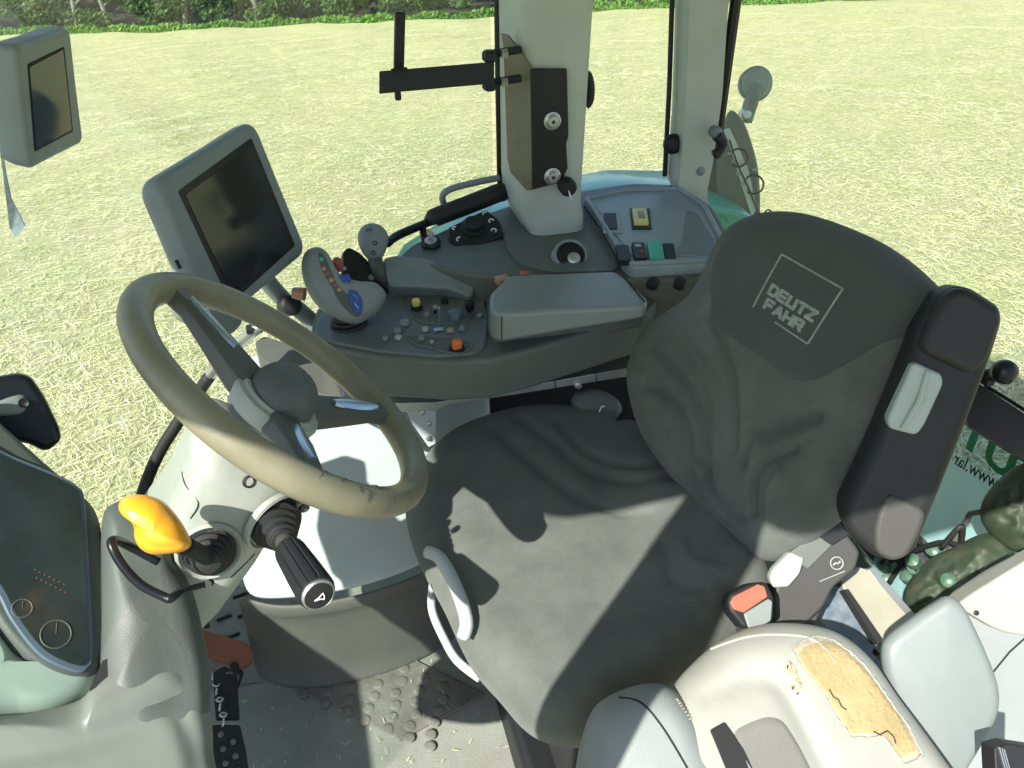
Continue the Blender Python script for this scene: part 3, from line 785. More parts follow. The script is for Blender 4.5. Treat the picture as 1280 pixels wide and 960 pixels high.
# ignition switch
i0 = at(539, 306, z=.803)
ig = MB().lathe(i0, (-.1, -.25, 1), [(0, .020), (.008, .021), (.012, .018), (.010, .014)], 30).build('key_switch', 'black', sc)
MB().lathe(i0, (-.1, -.25, 1), [(.008, .013), (.0125, .013), (.0145, .008), (.014, .003)], 24).build('key_cylinder', 'steel', ig)
kk = i0+Vector((0, 0, .012)); MB().box(kk+Vector((0, 0, .014)), (.005, .010, .028), (1, .3, 0), (0, 0, 1)).build('key_blade', 'copper', ig, bevel=.001)
# transmission selector panel
pf = Frame(at(597, 290, z=.812), (-.05, -.42, .9), (1, 0, 0))
pa = slab('selector_panel', [(560, 287), (607, 264), (624, 277), (630, 296), (592, 312), (570, 315), (561, 298)], pf, .02, 'black', sc, r=.006, bevel=.003, up=.006)
MB().lathe(pf.w(*pf.px(591, 286), .004), pf.N, [(0, .026), (.004, .026), (.006, .021), (.016, .019), (.018, .016), (.0165, .004)], 32).build('rotary_knob', 'black', pa)
def arcmark(px, py, r, a0, a1, fr, parent, h=.0075):
    r *= 1.3
    c = fr.px(px, py); MB().tube([fr.w(c[0]+r*math.cos(a0+(a1-a0)*k/8), c[1]+r*math.sin(a0+(a1-a0)*k/8), h) for k in range(9)], .0016, 5).build('white_symbol', 'whitemark', parent)
arcmark(568, 288, .0032, .5, 4.5, pf, pa); arcmark(574, 302, .004, 1, 4, pf, pa); arcmark(614, 279, .004, 0, 4, pf, pa); arcmark(617, 291, .004, -1, 3.2, pf, pa); arcmark(606, 270, .0035, .5, 3.6, pf, pa)

# black foam covered grab handle over the console
gh = thing('grab_handle', at(560, 265, z=.9), 'black grab handle with thick foam grip in front of the centre pillar', 'handle')
pts = sm([tuple(at(x, y, y=yy)) for x, y, yy in [(484, 304, 1.56), (500, 293, 1.60), (545, 274, 1.66), (590, 255, 1.68), (625, 238, 1.69)]], 6, False)
MB().tube([Vector(p) for p in pts], .0095, 12).build('bar', 'gloss', gh, smooth=180)
pts2 = [tuple(at(x, y, y=yy)) for x, y, yy in [(542, 274, 1.655), (546, 271, 1.656), (580, 258, 1.67), (618, 243, 1.68), (628, 240, 1.69)]]
MB().tube([Vector(p) for p in sm(pts2, 5, False)], [.010]+[.021]*20, 18).build('foam_grip', 'rubber', gh, smooth=60)
MB().tube([at(528, 283, y=1.64), at(530, 298, y=1.62)], .008, 10).build('foot', 'gloss', gh)
# grey loop behind
gl = thing('window_latch_bar', at(580, 235, y=1.59), 'dark curved latch bar behind the foam grip at the window foot', 'latch')
pts = sm([tuple(at(x, y, y=1.71)) for x, y in [(556, 258), (553, 246), (562, 237), (590, 229), (625, 222)]], 6, False)
MB().tube([Vector(p) for p in pts], .0075, 12).build('bar', 'mon', gl, smooth=180)

# ================================================================== armrest console (on the seat)
ac = thing('armrest_console', at(600, 430, z=.6), 'long dark grey armrest console with controls and a lidded box, right of the seat', 'armrest')
z7 = HZ(.74)
bodyo = slab('console_body', [(392, 425), (404, 433), (470, 446), (560, 452), (612, 449), (660, 438), (740, 414), (812, 392), (822, 378), (800, 352), (770, 338), (640, 340), (615, 352), (590, 352), (540, 330), (480, 325), (430, 350), (395, 385), (388, 410)], z7, .088, 'console', ac, r=.012, bevel=.010)
# top deck
slab('control_deck', [(396, 421), (420, 428), (475, 438), (545, 444), (592, 441), (607, 432), (611, 400), (606, 372), (590, 357), (540, 338), (485, 334), (435, 356), (402, 388), (393, 408)], HZ(.746), .02, 'console_top', ac, r=.012, bevel=.004)
# light corner wedge (front outer edge)
slab('front_nose', [(318, 428), (330, 420), (356, 428), (392, 442), (420, 470), (430, 500), (400, 492), (350, 462), (325, 446)], HZ(.70), .06, 'humpside', ac, r=.012, bevel=.012)
# lid box
lf = HZ(.822)
bx = slab('lid_base', [(608, 372), (622, 346), (640, 341), (770, 339), (800, 358), (822, 376), (808, 392), (700, 408), (618, 418), (610, 410)], HZ(.758), .03, 'console', ac, r=.010, bevel=.006)
lidm = MB(); lo = rc(P(lf, [(612, 386), (612, 366), (636, 343), (770, 338), (784, 348), (811, 374), (806, 382), (705, 387), (625, 392)]), .014, 5)
xs_ = [p[0] for p in lo]; x0_, x1_ = min(xs_), max(xs_); nl = len(lo)
lidm.add([lf.w(u, v, 0) for u, v in lo]+[lf.w(u, v, -(.062-.036*(u-x0_)/(x1_-x0_))) for u, v in lo], [list(range(nl)), list(range(2*nl-1, nl-1, -1))]+[(k, (k+1) % nl, nl+(k+1) % nl, nl+k) for k in range(nl)])
lid = lidm.build('storage_lid', 'lid', ac, bevel=.009, bseg=5)
MB().tube([lf.w(*lf.px(x, y), h) for x, y, h in [(778, 344, .0012), (806, 378, .0012)]], .0013, 5).build('lid_seam', 'dark', lid)
MB().tube([lf.w(*lf.px(x, y), h) for x, y, h in [(627, 392, -.006), (627, 394, -.05)]], .0010, 5).build('lid_seam', 'dark', lid)
MB().box(at(628, 350, z=.812), (.026, .022, .014), (1, .2, 0)).build('latch', 'copper', ac, bevel=.003)
MB().box(at(655, 341, z=.822), (.016, .010, .006)).build('small_tab', 'pink', ac, bevel=.002)
# raised rear ridge with symbols
rf_ = Frame(at(545, 345, z=.785), (-.05, -.45, .9), (1, .05, 0))
rd = slab('symbol_ridge', [(478, 322), (494, 318), (534, 322), (566, 333), (594, 357), (590, 372), (560, 360), (520, 358), (486, 357)], rf_, .05, 'mon', ac, r=.012, bevel=.010)
for x, y in [(508, 331), (514, 334), (520, 332), (545, 333), (553, 337)]:
    u, v = rf_.px(x, y); MB().tube([rf_.w(u+.0045*math.cos(k*.785), v+.003*math.sin(k*.785), .0005) for k in range(9)], .0006, 5).build('ridge_symbol', 'greyins', rd)
MB().lathe(rf_.w(*rf_.px(563, 340), 0), rf_.N, [(0, .005), (.004, .005), (.006, .002)], 12).build('indicator_lamp', 'steel', rd)
# recessed dark wells
dz = HZ(.7475)
def well(name, pts, m='dark', h=0.0):
    uv = P(dz, sm(pts, 5)); o = MB().prism([dz.w(u, v, h) for u, v in uv], (0, 0, 1), .003).build(name, m, ac, bevel=.0008)
    ring = [dz.w(u, v, h) for u, v in uv]; MB().tube(ring, .0020, 6, closed=True).build('well_rim', 'console_top', o, smooth=180)
    return o
well('lever_well', [(500, 366), (530, 359), (570, 362), (590, 378), (588, 398), (560, 405), (525, 402), (508, 388)], 'console')
well('lever_well', [(510, 420), (540, 421), (575, 424), (590, 432), (575, 442), (540, 436), (518, 430)], 'humpside')
def knob(name, px, py, m, r=.008, h=.014, label=None, z=.748, ax_=(0, 0, 1), dome=.6):
    r *= 1.15; o = MB().lathe(at(px, py, z=z), ax_, [(0, r*1.05), (h*.7, r), (h*.95, r*.85), (h, r*dome), (h*1.02, r*.2)], 20).build(name, m, ac)
    if label: o['label'] = label
    return o
for px, py, m, r_, h_ in [(497, 415, 'mon', .0065, .008), (498, 423, 'greyins', .006, .006), (506, 405, 'lid', .008, .008), (532, 413, 'greyins', .0055, .006), (563, 414, 'foamrim', .006, .005), (514, 364, 'greyins', .003, .008), (556, 363, 'greyins', .004, .006), (578, 412, 'mon', .0055, .007), (527, 424, 'mon', .005, .006), (540, 428, 'greyins', .0035, .004), (482, 424, 'mon', .005, .006), (534, 395, 'mon', .005, .008), (556, 378, 'black', .006, .010), (600, 395, 'mon', .005, .005)]:
    knob('push_button', px, py, m, r_, h_)
def lever(name, px, py, m, szx, szy, szz, label=None, tilt=(0, 0, 1)):
    c = at(px, py, z=.765)
    mb = MB(); mb.box(c, (szx, szy, szz), (1, .15, 0), (0, 1, .25)); o = mb.build(name, m, ac, bevel=min(szx, szy, szz)*.3)
    MB().tube([c, at(px, py+10, z=.74)], .003, 8).build('lever_stem', 'black', o)
    if label: o['label'] = label
    return o
lever('finger_lever', 520, 378, 'yellow2', .015, .014, .016, 'yellow finger lever'); MB().lathe(at(521, 386, z=.748), (0, 0, 1), [(0, .012), (.008, .010)], 16).build('lever_foot', 'dark', ac)
lever('finger_lever', 544, 384, 'beige', .009, .008, .008)
lever('finger_lever', 571, 430, 'orange', .018, .014, .018, 'orange finger lever'); MB().lathe(at(571, 436, z=.748), (0, 0, 1), [(0, .015), (.006, .012)], 16).build('lever_foot', 'dark', ac)
lever('finger_lever', 587, 382, 'black', .016, .016, .022)
knob('rotary_dial', 569, 398, 'bezel', .0125, .016, 'blue grey rotary dial'); 
mb = MB(); mb.box(at(549, 395, z=.765), (.004, .006, .040), (1, 0, 0), (0, 1, .2)); mb.build('slim_lever', 'chrome', ac, bevel=.001)
MB().box(at(548, 412, z=.749), (.018, .010, .003)).build('lever_plate', 'chrome', ac, bevel=.0008)
# silver rail and bracket under the console
rl = MB(); a = at(428, 515, z=.565); b_ = at(790, 462, z=.565)
def railp(px, py, z=.565): return at(px, py, z=z)
rfN = (-.1, -1, .1)
rfr = Frame(at(600, 490, z=.61), rfN, (1, 0, 0))
slab('support_rail', [(428, 505), (545, 503), (790, 459), (790, 470), (640, 494), (560, 506), (545, 514), (430, 517)], rfr, .05, 'steel', ac, r=.002, bevel=.002)
for x in (694, 745): MB().tube([rfr.w(*rfr.px(x, 476+ (745-x)*.16+8), .001), rfr.w(*rfr.px(x, 466+(745-x)*.16), .001)], .001, 5).build('rail_joint', 'dark', ac)
MB().lathe(rfr.w(*rfr.px(722, 481), 0), rfr.N, [(0, .008), (.006, .008), (.007, .005)], 6).build('rail_bolt', 'steel', ac)
slab('mount_bracket', [(505, 506), (545, 508), (545, 555), (536, 560), (515, 530)], rfr, .03, 'white', ac, r=.003, bevel=.002, up=-.002)
for x, y in [(528, 516), (536, 530), (536, 548)]:
    MB().lathe(rfr.w(*rfr.px(x, y), -.002), rfr.N, [(0, .006), (.004, .006), (.005, .003)], 6).build('bracket_bolt', 'steel', ac)

# multifunction joystick on the armrest
js = thing('joystick', at(430, 408, z=.71), 'grey multifunction joystick with blue and red buttons at the front of the armrest', 'joystick')
jb = at(436, 404, z=.748)
prof = []
for i in range(5): prof += [(.0+.008*i, .036-.004*i), (.005+.008*i, .034-.004*i), (.006+.008*i, .029-.004*i)]
MB().lathe(jb, (-.1, 0, 1), prof, 36).build('boot', 'black', js, smooth=50)
jd = (jb-CAM).dot(fwd)-.055
jf = Frame(at(425, 365, d=jd), (.15, -.80, .55), (1, .2, .1))
jbod = P(jf, sm([(377, 335), (381, 316), (394, 309), (406, 314), (414, 330), (428, 345), (448, 352), (468, 354), (480, 364), (482, 374), (472, 390), (455, 402), (444, 405), (425, 400), (400, 385), (384, 362)], 5))
pillow('grip', jbod, jf, 'mon', js, front=.022, back=.038, e=.022, eb=.03, crown=.004, n=110, rings=24)
jf2 = jf.shift(.022)
fp = P(jf2, sm([(398, 316), (405, 319), (412, 336), (424, 352), (436, 364), (444, 372), (452, 392), (444, 396), (428, 384), (414, 366), (404, 345), (398, 328)], 5))
pillow('button_plate', fp, jf.shift(.018), 'spoke', js, front=.007, back=.004, e=.004, crown=.001, n=80, rings=10)
jf3 = jf.shift(.0255)
for x, y, m, r_ in [(402, 324, 'gswitch', .004), (405, 336, 'copper', .004), (409, 342, 'redmark', .0042), (414, 350, 'copper', .0042), (419, 356, 'redmark', .0042), (424, 362, 'copper', .004)]:
    MB().lathe(jf3.w(*jf3.px(x, y), -.002), jf.N, [(0, r_), (.003, r_), (.0045, r_*.5)], 14).build('push_button', m, js)
bl = slab('blue_rocker', [(436, 362), (446, 364), (453, 376), (452, 392), (442, 390), (436, 376)], jf3, .008, 'blue', js, r=.003, bevel=.002, up=.003)
MB().tube([jf3.w(*jf3.px(x, y), .0042) for x, y in [(441, 368), (447, 374), (443, 380), (448, 386)]], .0008, 5).build('rocker_mark', 'chrome', bl)
b2_ = slab('blue_top_button', [(420, 345), (436, 342), (440, 350), (426, 353)], jf3, .012, 'blue', js, r=.003, bevel=.002, up=.0)
MB().lathe(at(422, 331, d=jd+.02), (0, -.4, 1), [(-.01, .010), (.006, .011), (.012, .008), (.013, .002)], 18).build('front_button', 'pink', js)
MB().tube([at(366, 366, d=jd+.03), at(381, 368, d=jd+.03)], [.010, .013], 14).build('side_button', 'copper', js)

# second lever: grey head on black arm
lv = thing('hitch_lever', at(500, 390, z=.71), 'grey round headed lever on a black arm beside the joystick', 'lever')
hd = (at(467, 310, z=.83)-CAM).dot(fwd)
hf_ = Frame(at(467, 303, d=hd), (0, -.85, .5), (1, 0, 0))
pillow('lever_head', P(hf_, sm([(447, 296), (452, 284), (463, 279), (476, 282), (485, 293), (484, 308), (478, 322), (468, 328), (458, 322), (450, 310)], 5)), hf_, 'mon', lv, front=.014, back=.025, e=.018, eb=.02, crown=.004, n=80, rings=20)
for x, y in [(468, 305), (466, 317)]:
    u, v = hf_.px(x, y); MB().tube([hf_.w(u+.004*math.cos(k*.6283), v+.0035*math.sin(k*.6283), .0185) for k in range(11)], .0009, 5).build('head_mark', 'black', lv)
MB().box(at(461, 287, d=hd-.025), (.012, .004, .006)).build('thumb_switch', 'bezel', lv, bevel=.001)
MB().tube([at(468, 322, d=hd), at(474, 340, d=hd+.01), at(498, 365, d=hd+.04), at(520, 400, d=hd+.06)], [.014, .016, .014, .012], 14).build('stem', 'spoke', lv, smooth=180)
af = Frame(at(480, 350, d=hd+.0), (.2, -.75, .6), (1, 0, 0))
slab('black_arm', [(431, 312), (438, 305), (452, 312), (470, 330), (500, 348), (522, 372), (512, 400), (494, 392), (470, 372), (430, 352)], af, .022, 'black', lv, r=.006, bevel=.004, up=-.018)
MB().lathe(af.w(*af.px(467, 344), -.018), af.N, [(0, .006), (.003, .006), (.004, .003)], 12).build('arm_bolt', 'mon', lv)
MB().lathe(af.w(*af.px(433, 333), -.018), af.N, [(0, .004), (.003, .004), (.004, .003)], 12).build('arm_bolt', 'steel', lv)

# ================================================================== touch terminal on its arm
mf = Frame((-.113, 1.33, .985), (.83, -.51, .21), (.52, .86, .03))
mon = thing('terminal_monitor', mf.o, 'large grey framed touch terminal with a dark screen behind the steering wheel', 'monitor')
mo = P(mf, [(194, 226), (318, 149), (385, 314), (268, 414)])
pillow('housing', rc(mo, .028, 8), mf.shift(-.010), 'mon', mon, front=.010, back=.045, e=.010, eb=.03, crown=0, n=180, rings=22)
si = rc(P(mf, [(224, 240), (322, 168), (373, 312), (291, 379)]), .004, 3)
MB().prism([mf.w(u, v, .0006) for u, v in rc(P(mf, [(222, 239), (314, 172), (369, 307), (288, 380)]), .005, 3)], mf.N, .005).build('screen_surround', 'gloss', mon, bevel=.0006)
MB().prism([mf.w(u, v, .0016) for u, v in rc(P(mf, [(231, 244), (313, 182), (361, 303), (290, 370)]), .002, 2)], mf.N, .003).build('screen', 'screen', mon)
lb = pillow('lower_housing', P(mf, sm([(246, 376), (268, 400), (290, 392), (312, 398), (306, 412), (292, 420), (272, 410), (252, 394)], 4)), mf.shift(-.022), 'lid', mon, front=.012, back=.04, e=.014, crown=.002, n=70, rings=14)
MB().box(mf.w(*mf.px(228, 330), -.008), (.004, .014, .004), mf.U, mf.V).build('usb_cover', 'dark', mon)
MB().tube(sm([tuple(p) for p in [mf.w(.03, -.06, -.05), at(350, 370, d=1.58), at(372, 386, d=1.6), at(392, 404, d=1.63), at(404, 418, d=1.64)]], 5, False) and [Vector(q) for q in sm([tuple(p) for p in [mf.w(.03, -.06, -.05), at(350, 370, d=1.58), at(372, 386, d=1.6), at(392, 404, d=1.63), at(404, 418, d=1.64)]], 5, False)], .017, 14).build('arm', 'mon', mon, smooth=180)
MB().lathe(at(362, 382, d=1.56), (.3, -.8, .4), [(-.02, .020), (.014, .020), (.018, .014)], 20).build('joint', 'black', mon)

# small display, upper left
m2 = Frame((-.30, 1.15, 1.235), (.96, -.21, -.18), (.2, .97, -.05))
dm = thing('corner_display', m2.o, 'small grey boxed display hanging in the upper left corner', 'monitor')
face = rc(P(m2, [(20, 58), (88, 34), (105, 178), (38, 213)]), .012, 6)
pillow('housing', face, m2.shift(-.006), 'mon', dm, front=.006, back=.032, e=.007, eb=.012, crown=0, n=140, rings=18)
MB().prism([m2.w(u, v, .0010) for u, v in rc(P(m2, [(36, 84), (78, 62), (89, 162), (44, 186)]), .003, 3)], m2.N, .003).build('screen', 'screen', dm)
MB().prism([m2.w(u, v, .0004) for u, v in rc(P(m2, [(34, 80), (80, 58), (91, 164), (43, 190)]), .003, 3)], m2.N, .003).build('screen_surround', 'dark', dm)
# its mounting arm to the windscreen post (leaves the frame on the left)
MB().tube([m2.w(-.03, .0, -.036), m2.w(-.07, .02, -.13), Vector((-.80, 1.35, 1.25))], .012, 10).build('arm', 'black', dm)
# pennant hanging outside
pn = thing('pennant', at(12, 250, y=1.9), 'narrow silver blue pennant hanging beneath the upper left display', 'pennant')
pf2 = Frame(at(15, 250, y=1.9), (.2, -1, .2), (1, 0, 0))
MB().prism([pf2.w(*pf2.px(*q)) for q in [(1, 196), (5, 196), (12, 245), (32, 282), (19, 298), (12, 285)]], pf2.N, .003).build('cloth', mat('silvery cloth', (.40, .46, .50), .5, c2=(.15, .19, .22), vscale=40), pn)
MB().tube([pf2.w(*pf2.px(*q), .002) for q in [(6, 210), (14, 248), (31, 281)]], .0014, 6).build('hem', 'bezel', pn)
MB().tube([at(2, 198, y=1.9), at(0, 160, y=1.9), at(-8, 60, y=1.9)], .002, 6).build('cord', 'black', pn)

# black roller handle lower window tube
hr = thing('handrail', at(200, 590, y=1.5), 'curved handrail by the front window, black below and silver towards the monitor', 'handrail')
pts = sm([tuple(at(x, y, y=yy)) for x, y, yy in [(172, 640, 1.42), (182, 605, 1.44), (198, 568, 1.46), (216, 538, 1.47), (236, 508, 1.48), (262, 470, 1.48)]], 6, False)
MB().tube([Vector(p) for p in pts], .0125, 14).build('black_tube', 'rubber', hr, smooth=180)
pts = sm([tuple(at(x, y, y=yy)) for x, y, yy in [(262, 470, 1.48), (284, 444, 1.46), (304, 425, 1.44), (320, 412, 1.42), (345, 395, 1.42)]], 6, False)
MB().tube([Vector(p) for p in pts], .0110, 14).build('silver_tube', 'steel', hr, smooth=180)
MB().box(at(318, 411, y=1.42), (.03, .02, .012)).build('tube_clamp', 'black', hr, bevel=.002)
MB().tube([at(196, 612, y=1.40), at(224, 583, y=1.40)], .012, 10).build('lower_stay', 'black', hr)

# exterior mirror, left edge
mx = thing('exterior_mirror', at(30, 515, y=1.25), 'black exterior mirror seen above the instrument display at the left edge', 'mirror')
xf = Frame(at(30, 515, d=1.05), (.30, -.85, .45), (1, .1, .1))
slab('housing', [(-60, 478), (0, 470), (22, 466), (38, 470), (56, 496), (74, 534), (77, 548), (58, 565), (35, 552), (-60, 552)], xf, .05, 'gloss', mx, r=.012, bevel=.012, up=.02)
pillow('recess', P(xf, sm([(-60, 510), (-10, 502), (15, 494), (30, 492), (36, 500), (30, 515), (5, 519), (-60, 524)], 4)), xf.shift(.014), 'mon', mx, front=.012, back=.01, e=.012, crown=.002, n=80, rings=14)
MB().lathe(xf.w(*xf.px(30, 502), .026), xf.N, [(0, .006), (.003, .006), (.001, .003)], 16).build('screw', 'black', mx)
MB().tube([xf.w(*xf.px(34, 478), .012), xf.w(*xf.px(54, 510), .012), xf.w(*xf.px(73, 546), .008)], .003, 8).build('rim', 'greyins', mx)

# ================================================================== driver seat
seat = thing('driver_seat', (.42, .9, 0), 'charcoal fabric driver seat with a high backrest and raised black armrest', 'seat')
cfm = Frame((.36, .88, .485), (-.06, -.02, 1), (1, 0, 0))
cpx = [(508, 652), (510, 618), (528, 585), (560, 553), (605, 533), (660, 520), (720, 521), (785, 536), (835, 562), (885, 615), (935, 680), (962, 722), (956, 762), (900, 808), (850, 848), (800, 885), (755, 915), (715, 926), (678, 918), (650, 900), (622, 868), (592, 835), (572, 800), (550, 752), (522, 700)]
cuv = P(cfm, sm(cpx, 5))
G = lambda fr, pts, w, d: (P(fr, pts), w, d)
ctop = cfm.shift(.05)
GK = 1.15
cg = groover([G(ctop, [(650, 528), (690, 560), (740, 600), (800, 610), (860, 600)], .016, .009), G(ctop, [(620, 545), (680, 600), (740, 640), (810, 650)], .014, .007),
              G(ctop, [(700, 535), (735, 575), (790, 590), (850, 580)], .014, .008), G(ctop, [(780, 640), (790, 700), (760, 770), (700, 850)], .035, .008),
              G(ctop, [(830, 690), (840, 730), (880, 745)], .014, .007), G(ctop, [(810, 610), (870, 630), (910, 690)], .020, -.006),
              G(ctop, [(850, 690), (862, 712), (900, 720)], .010, -.005)])
pillow('cushion', cuv, cfm, 'fabric', seat, front=.062, back=.065, e=.075, eb=.05, crown=.012, n=180, rings=60, detail=cg)
# white piping speck and side handle
ubase = MB(); ubase.box((.46, .90, .27), (.36, .40, .30)); ubase.build('suspension', 'dark', seat, bevel=.03)
MB().box((.46, .90, .06), (.46, .46, .12)).build('base_plate', 'black', seat, bevel=.02)
MB().box((.40, 1.14, .42), (.40, .06, .05)).build('slide_rail', 'black', seat, bevel=.008)
# front handle (pale bar) and bent tube below it
hnd = MB(); hp = [at(x, y, z=z) for x, y, z in [(534, 690, .545), (550, 698, .55), (570, 734, .55), (583, 775, .54), (579, 796, .52)]]
hnd.tube([Vector(q) for q in sm([tuple(p) for p in hp], 4, False)], .0105, 14); hnd.build('adjuster_handle', 'white', seat, smooth=180)
ht = [at(x, y, z=z) for x, y, z in [(545, 712, .45), (540, 740, .44), (541, 766, .43), (556, 800, .42), (572, 826, .42), (600, 848, .42)]]
MB().tube([Vector(q) for q in sm([tuple(p) for p in ht], 4, False)], .0072, 12).build('release_bar', 'white', seat, smooth=180)
GK = 1.7
# backrest
BN = Vector((-.88, -.30, .36)).normalized()
bf = Frame((.665, .93, .72), BN, (.3, -1, 0))
bpx = [(792, 480), (797, 440), (815, 405), (845, 385), (868, 368), (886, 340), (903, 305), (922, 280), (955, 267), (1000, 268), (1055, 284), (1105, 308), (1150, 342), (1178, 376), (1180, 420), (1150, 490), (1110, 570), (1060, 640), (1005, 685), (968, 702), (930, 680), (880, 632), (840, 590), (808, 540)]
buv = P(bf, sm(bpx, 5))
bt = bf.shift(.045)
bg_ = groover([G(bt, [(893, 395), (912, 430), (925, 480), (925, 560)], 0.0094, .008), G(bt, [(820, 430), (860, 470), (885, 520), (890, 590)], 0.0101, .008), G(bt, [(840, 400), (880, 440), (905, 500), (905, 570)], 0.0072, -.006),
               G(bt, [(815, 480), (850, 500), (868, 545), (870, 600)], 0.0086, .007), G(bt, [(1030, 520), (975, 535), (945, 545), (935, 580)], 0.0086, .009), G(bt, [(1045, 530), (990, 552), (965, 560)], 0.0072, -.007),
               G(bt, [(1000, 560), (965, 575), (950, 600), (948, 640)], 0.0079, .009), G(bt, [(985, 590), (970, 620), (975, 660)], 0.0101, -.008), G(bt, [(880, 570), (900, 620), (935, 650)], 0.0086, .007), G(bt, [(1080, 500), (1060, 560), (1020, 640)], 0.0144, .006),
               G(bt, [(850, 545), (875, 580), (885, 590)], 0.0086, -.006)])
pillow('backrest', buv, bf, 'fabric', seat, front=.055, back=.06, e=.07, eb=.05, crown=.012, n=180, rings=60, detail=bg_)
GK = 1.0
# headrest part with the woven lettering
hpx = [(905, 308), (922, 281), (955, 266), (1000, 266), (1055, 282), (1105, 306), (1150, 341), (1178, 377), (1166, 402), (1125, 440), (1085, 470), (1045, 494), (1012, 500), (985, 490), (950, 465), (918, 440), (897, 412), (889, 375), (893, 335)]
hf0 = bf.shift(.030)
huv = P(hf0, sm(hpx, 5))
hr_, hh_ = pillow('headrest', huv, hf0, 'fabric2', seat, front=.034, back=.085, e=.045, eb=.05, crown=.010, n=160, rings=40)
seamp = P(hf0.shift(.006), sm([(889, 372), (897, 412), (920, 443), (955, 470), (988, 493), (1014, 503), (1047, 497), (1088, 473), (1130, 441), (1160, 412)], 4, False))
MB().tube([hf0.w(u, v, .004) for u, v in seamp], .0035, 8).build('seam', 'dark', hr_, smooth=180)
# lettering laid on the curved pad
tf_ = hf0.shift(.042)
TL, TR, BR, BL = [Vector(tf_.px(*q)) for q in [(977.6, 318), (1054, 361), (1010, 430), (942, 384)]]
def lg(u, v, n=0):
    p = (BL*(1-u)+BR*u)*(1-v)+(TL*(1-u)+TR*u)*v
    return hf0.w(p.x, p.y, hh_(p.x, p.y)+.0012+n)
def lbar(mb, p0, p1, wd):
    n = 10; a = Vector(p0); b = Vector(p1); d = (b-a).normalized(); nn = Vector((-d.y, d.x))*wd
    v = []
    for k in range(n+1):
        c = a+(b-a)*k/n; v += [lg(*(c-nn)), lg(*(c+nn))]
    mb.add(v, [(2*k, 2*k+1, 2*k+3, 2*k+2) for k in range(n)])
lb_ = MB(); lbar(lb_, (0, 0), (0, 1), .014); lbar(lb_, (0, 1), (1, 1), .014); lbar(lb_, (1, 1), (1, 0), .014); lbar(lb_, (1, 0), (.42, 0), .014)
lb_.build('logo_frame', 'logo', hr_, smooth=0)
def letters(s, u0, u1, v0, v1):
    # flat-drawn bold capitals from strokes on a 4 x 5 grid
    G_ = {'D': [((0, 0), (0, 5)), ((0, 5), (2.4, 5)), ((2.4, 5), (3.4, 4)), ((3.4, 4), (3.4, 1)), ((3.4, 1), (2.4, 0)), ((2.4, 0), (0, 0))],
          'E': [((0, 0), (0, 5)), ((0, 5), (3.4, 5)), ((0, 2.5), (3.1, 2.5)), ((0, 0), (3.4, 0))],
          'U': [((0, 5), (0, 0)), ((0, 0), (3.4, 0)), ((3.4, 0), (3.4, 5))],
          'T': [((0, 5), (3.6, 5)), ((1.8, 5), (1.8, 0))],
          'Z': [((0, 5), (3.4, 5)), ((3.4, 5), (0, 0)), ((0, 0), (3.4, 0))],
          'F': [((0, 0), (0, 5)), ((0, 5), (3.4, 5)), ((0, 2.6), (3, 2.6))],
          'A': [((0, 0), (1.7, 5)), ((1.7, 5), (3.4, 0)), ((.6, 1.6), (2.8, 1.6))],
          'H': [((0, 0), (0, 5)), ((3.4, 0), (3.4, 5)), ((0, 2.5), (3.4, 2.5))],
          'R': [((0, 0), (0, 5)), ((0, 5), (3.2, 5)), ((3.2, 5), (3.2, 2.5)), ((3.2, 2.5), (0, 2.5)), ((1.6, 2.5), (3.5, 0))]}
    mb = MB(); n = len(s); W = n*3.4+(n-1)*1.5
    for i, c in enumerate(s):
        for a, b in G_[c]:
            sc_ = lambda p: Vector((u0+(u1-u0)*(p[0]+i*4.9)/W, v0+(v1-v0)*p[1]/5))
            A, B = sc_(a), sc_(b); d = (B-A).normalized()*.016; lbar(mb, A-d*1.0, B+d*1.0, .0275)
    return mb.build('lettering', 'logo', hr_, smooth=0)
letters('DEUTZ', .115, .885, .345, .50); letters('FAHR', .16, .80, .10, .255)

# raised armrest, black
arN = Vector((-.45, -.80, .40)).normalized()
arf = Frame((.68, .655, .80), arN, (1, 0, 0))
arm = slab('armrest', [(1172, 372), (1196, 357), (1216, 360), (1254, 384), (1257, 402), (1244, 445), (1208, 540), (1168, 640), (1146, 694), (1122, 707), (1092, 700), (1058, 668), (1052, 640), (1090, 560), (1120, 490), (1140, 440), (1152, 405)], arf, .075, 'black', seat, r=.018, bevel=.020, bseg=6)
ar2 = arf.shift(.001)
slab('armrest_pad', [(1180, 372), (1197, 360), (1216, 363), (1252, 386), (1254, 402), (1236, 452), (1216, 470), (1150, 440), (1158, 410)], ar2.shift(.012), .05, 'rubber', seat, r=.016, bevel=.012, bseg=5)
ai = slab('armrest_insert', [(1142, 452), (1178, 468), (1180, 480), (1156, 532), (1146, 545), (1112, 536), (1109, 525)], ar2.shift(.008), .03, 'greyins', seat, r=.008, bevel=.006, bseg=4)
MB().tube([ar2.shift(.010).w(*ar2.shift(.010).px(*q)) for q in [(1160, 464), (1150, 500), (1128, 536)]], [.003, .0045, .003], 8).build('insert_rib', 'greyins', ai)
slab('armrest_hinge_pad', [(1098, 640), (1110, 615), (1160, 640), (1150, 670), (1134, 698), (1115, 704), (1094, 692), (1092, 665)], ar2.shift(.004), .02, 'recl', seat, r=.014, bevel=.008, bseg=4)
MB().tube([at(1060, 600, d=1.12), at(1068, 578, d=1.12)], .003, 6).build('frame_glint', 'steel', seat)
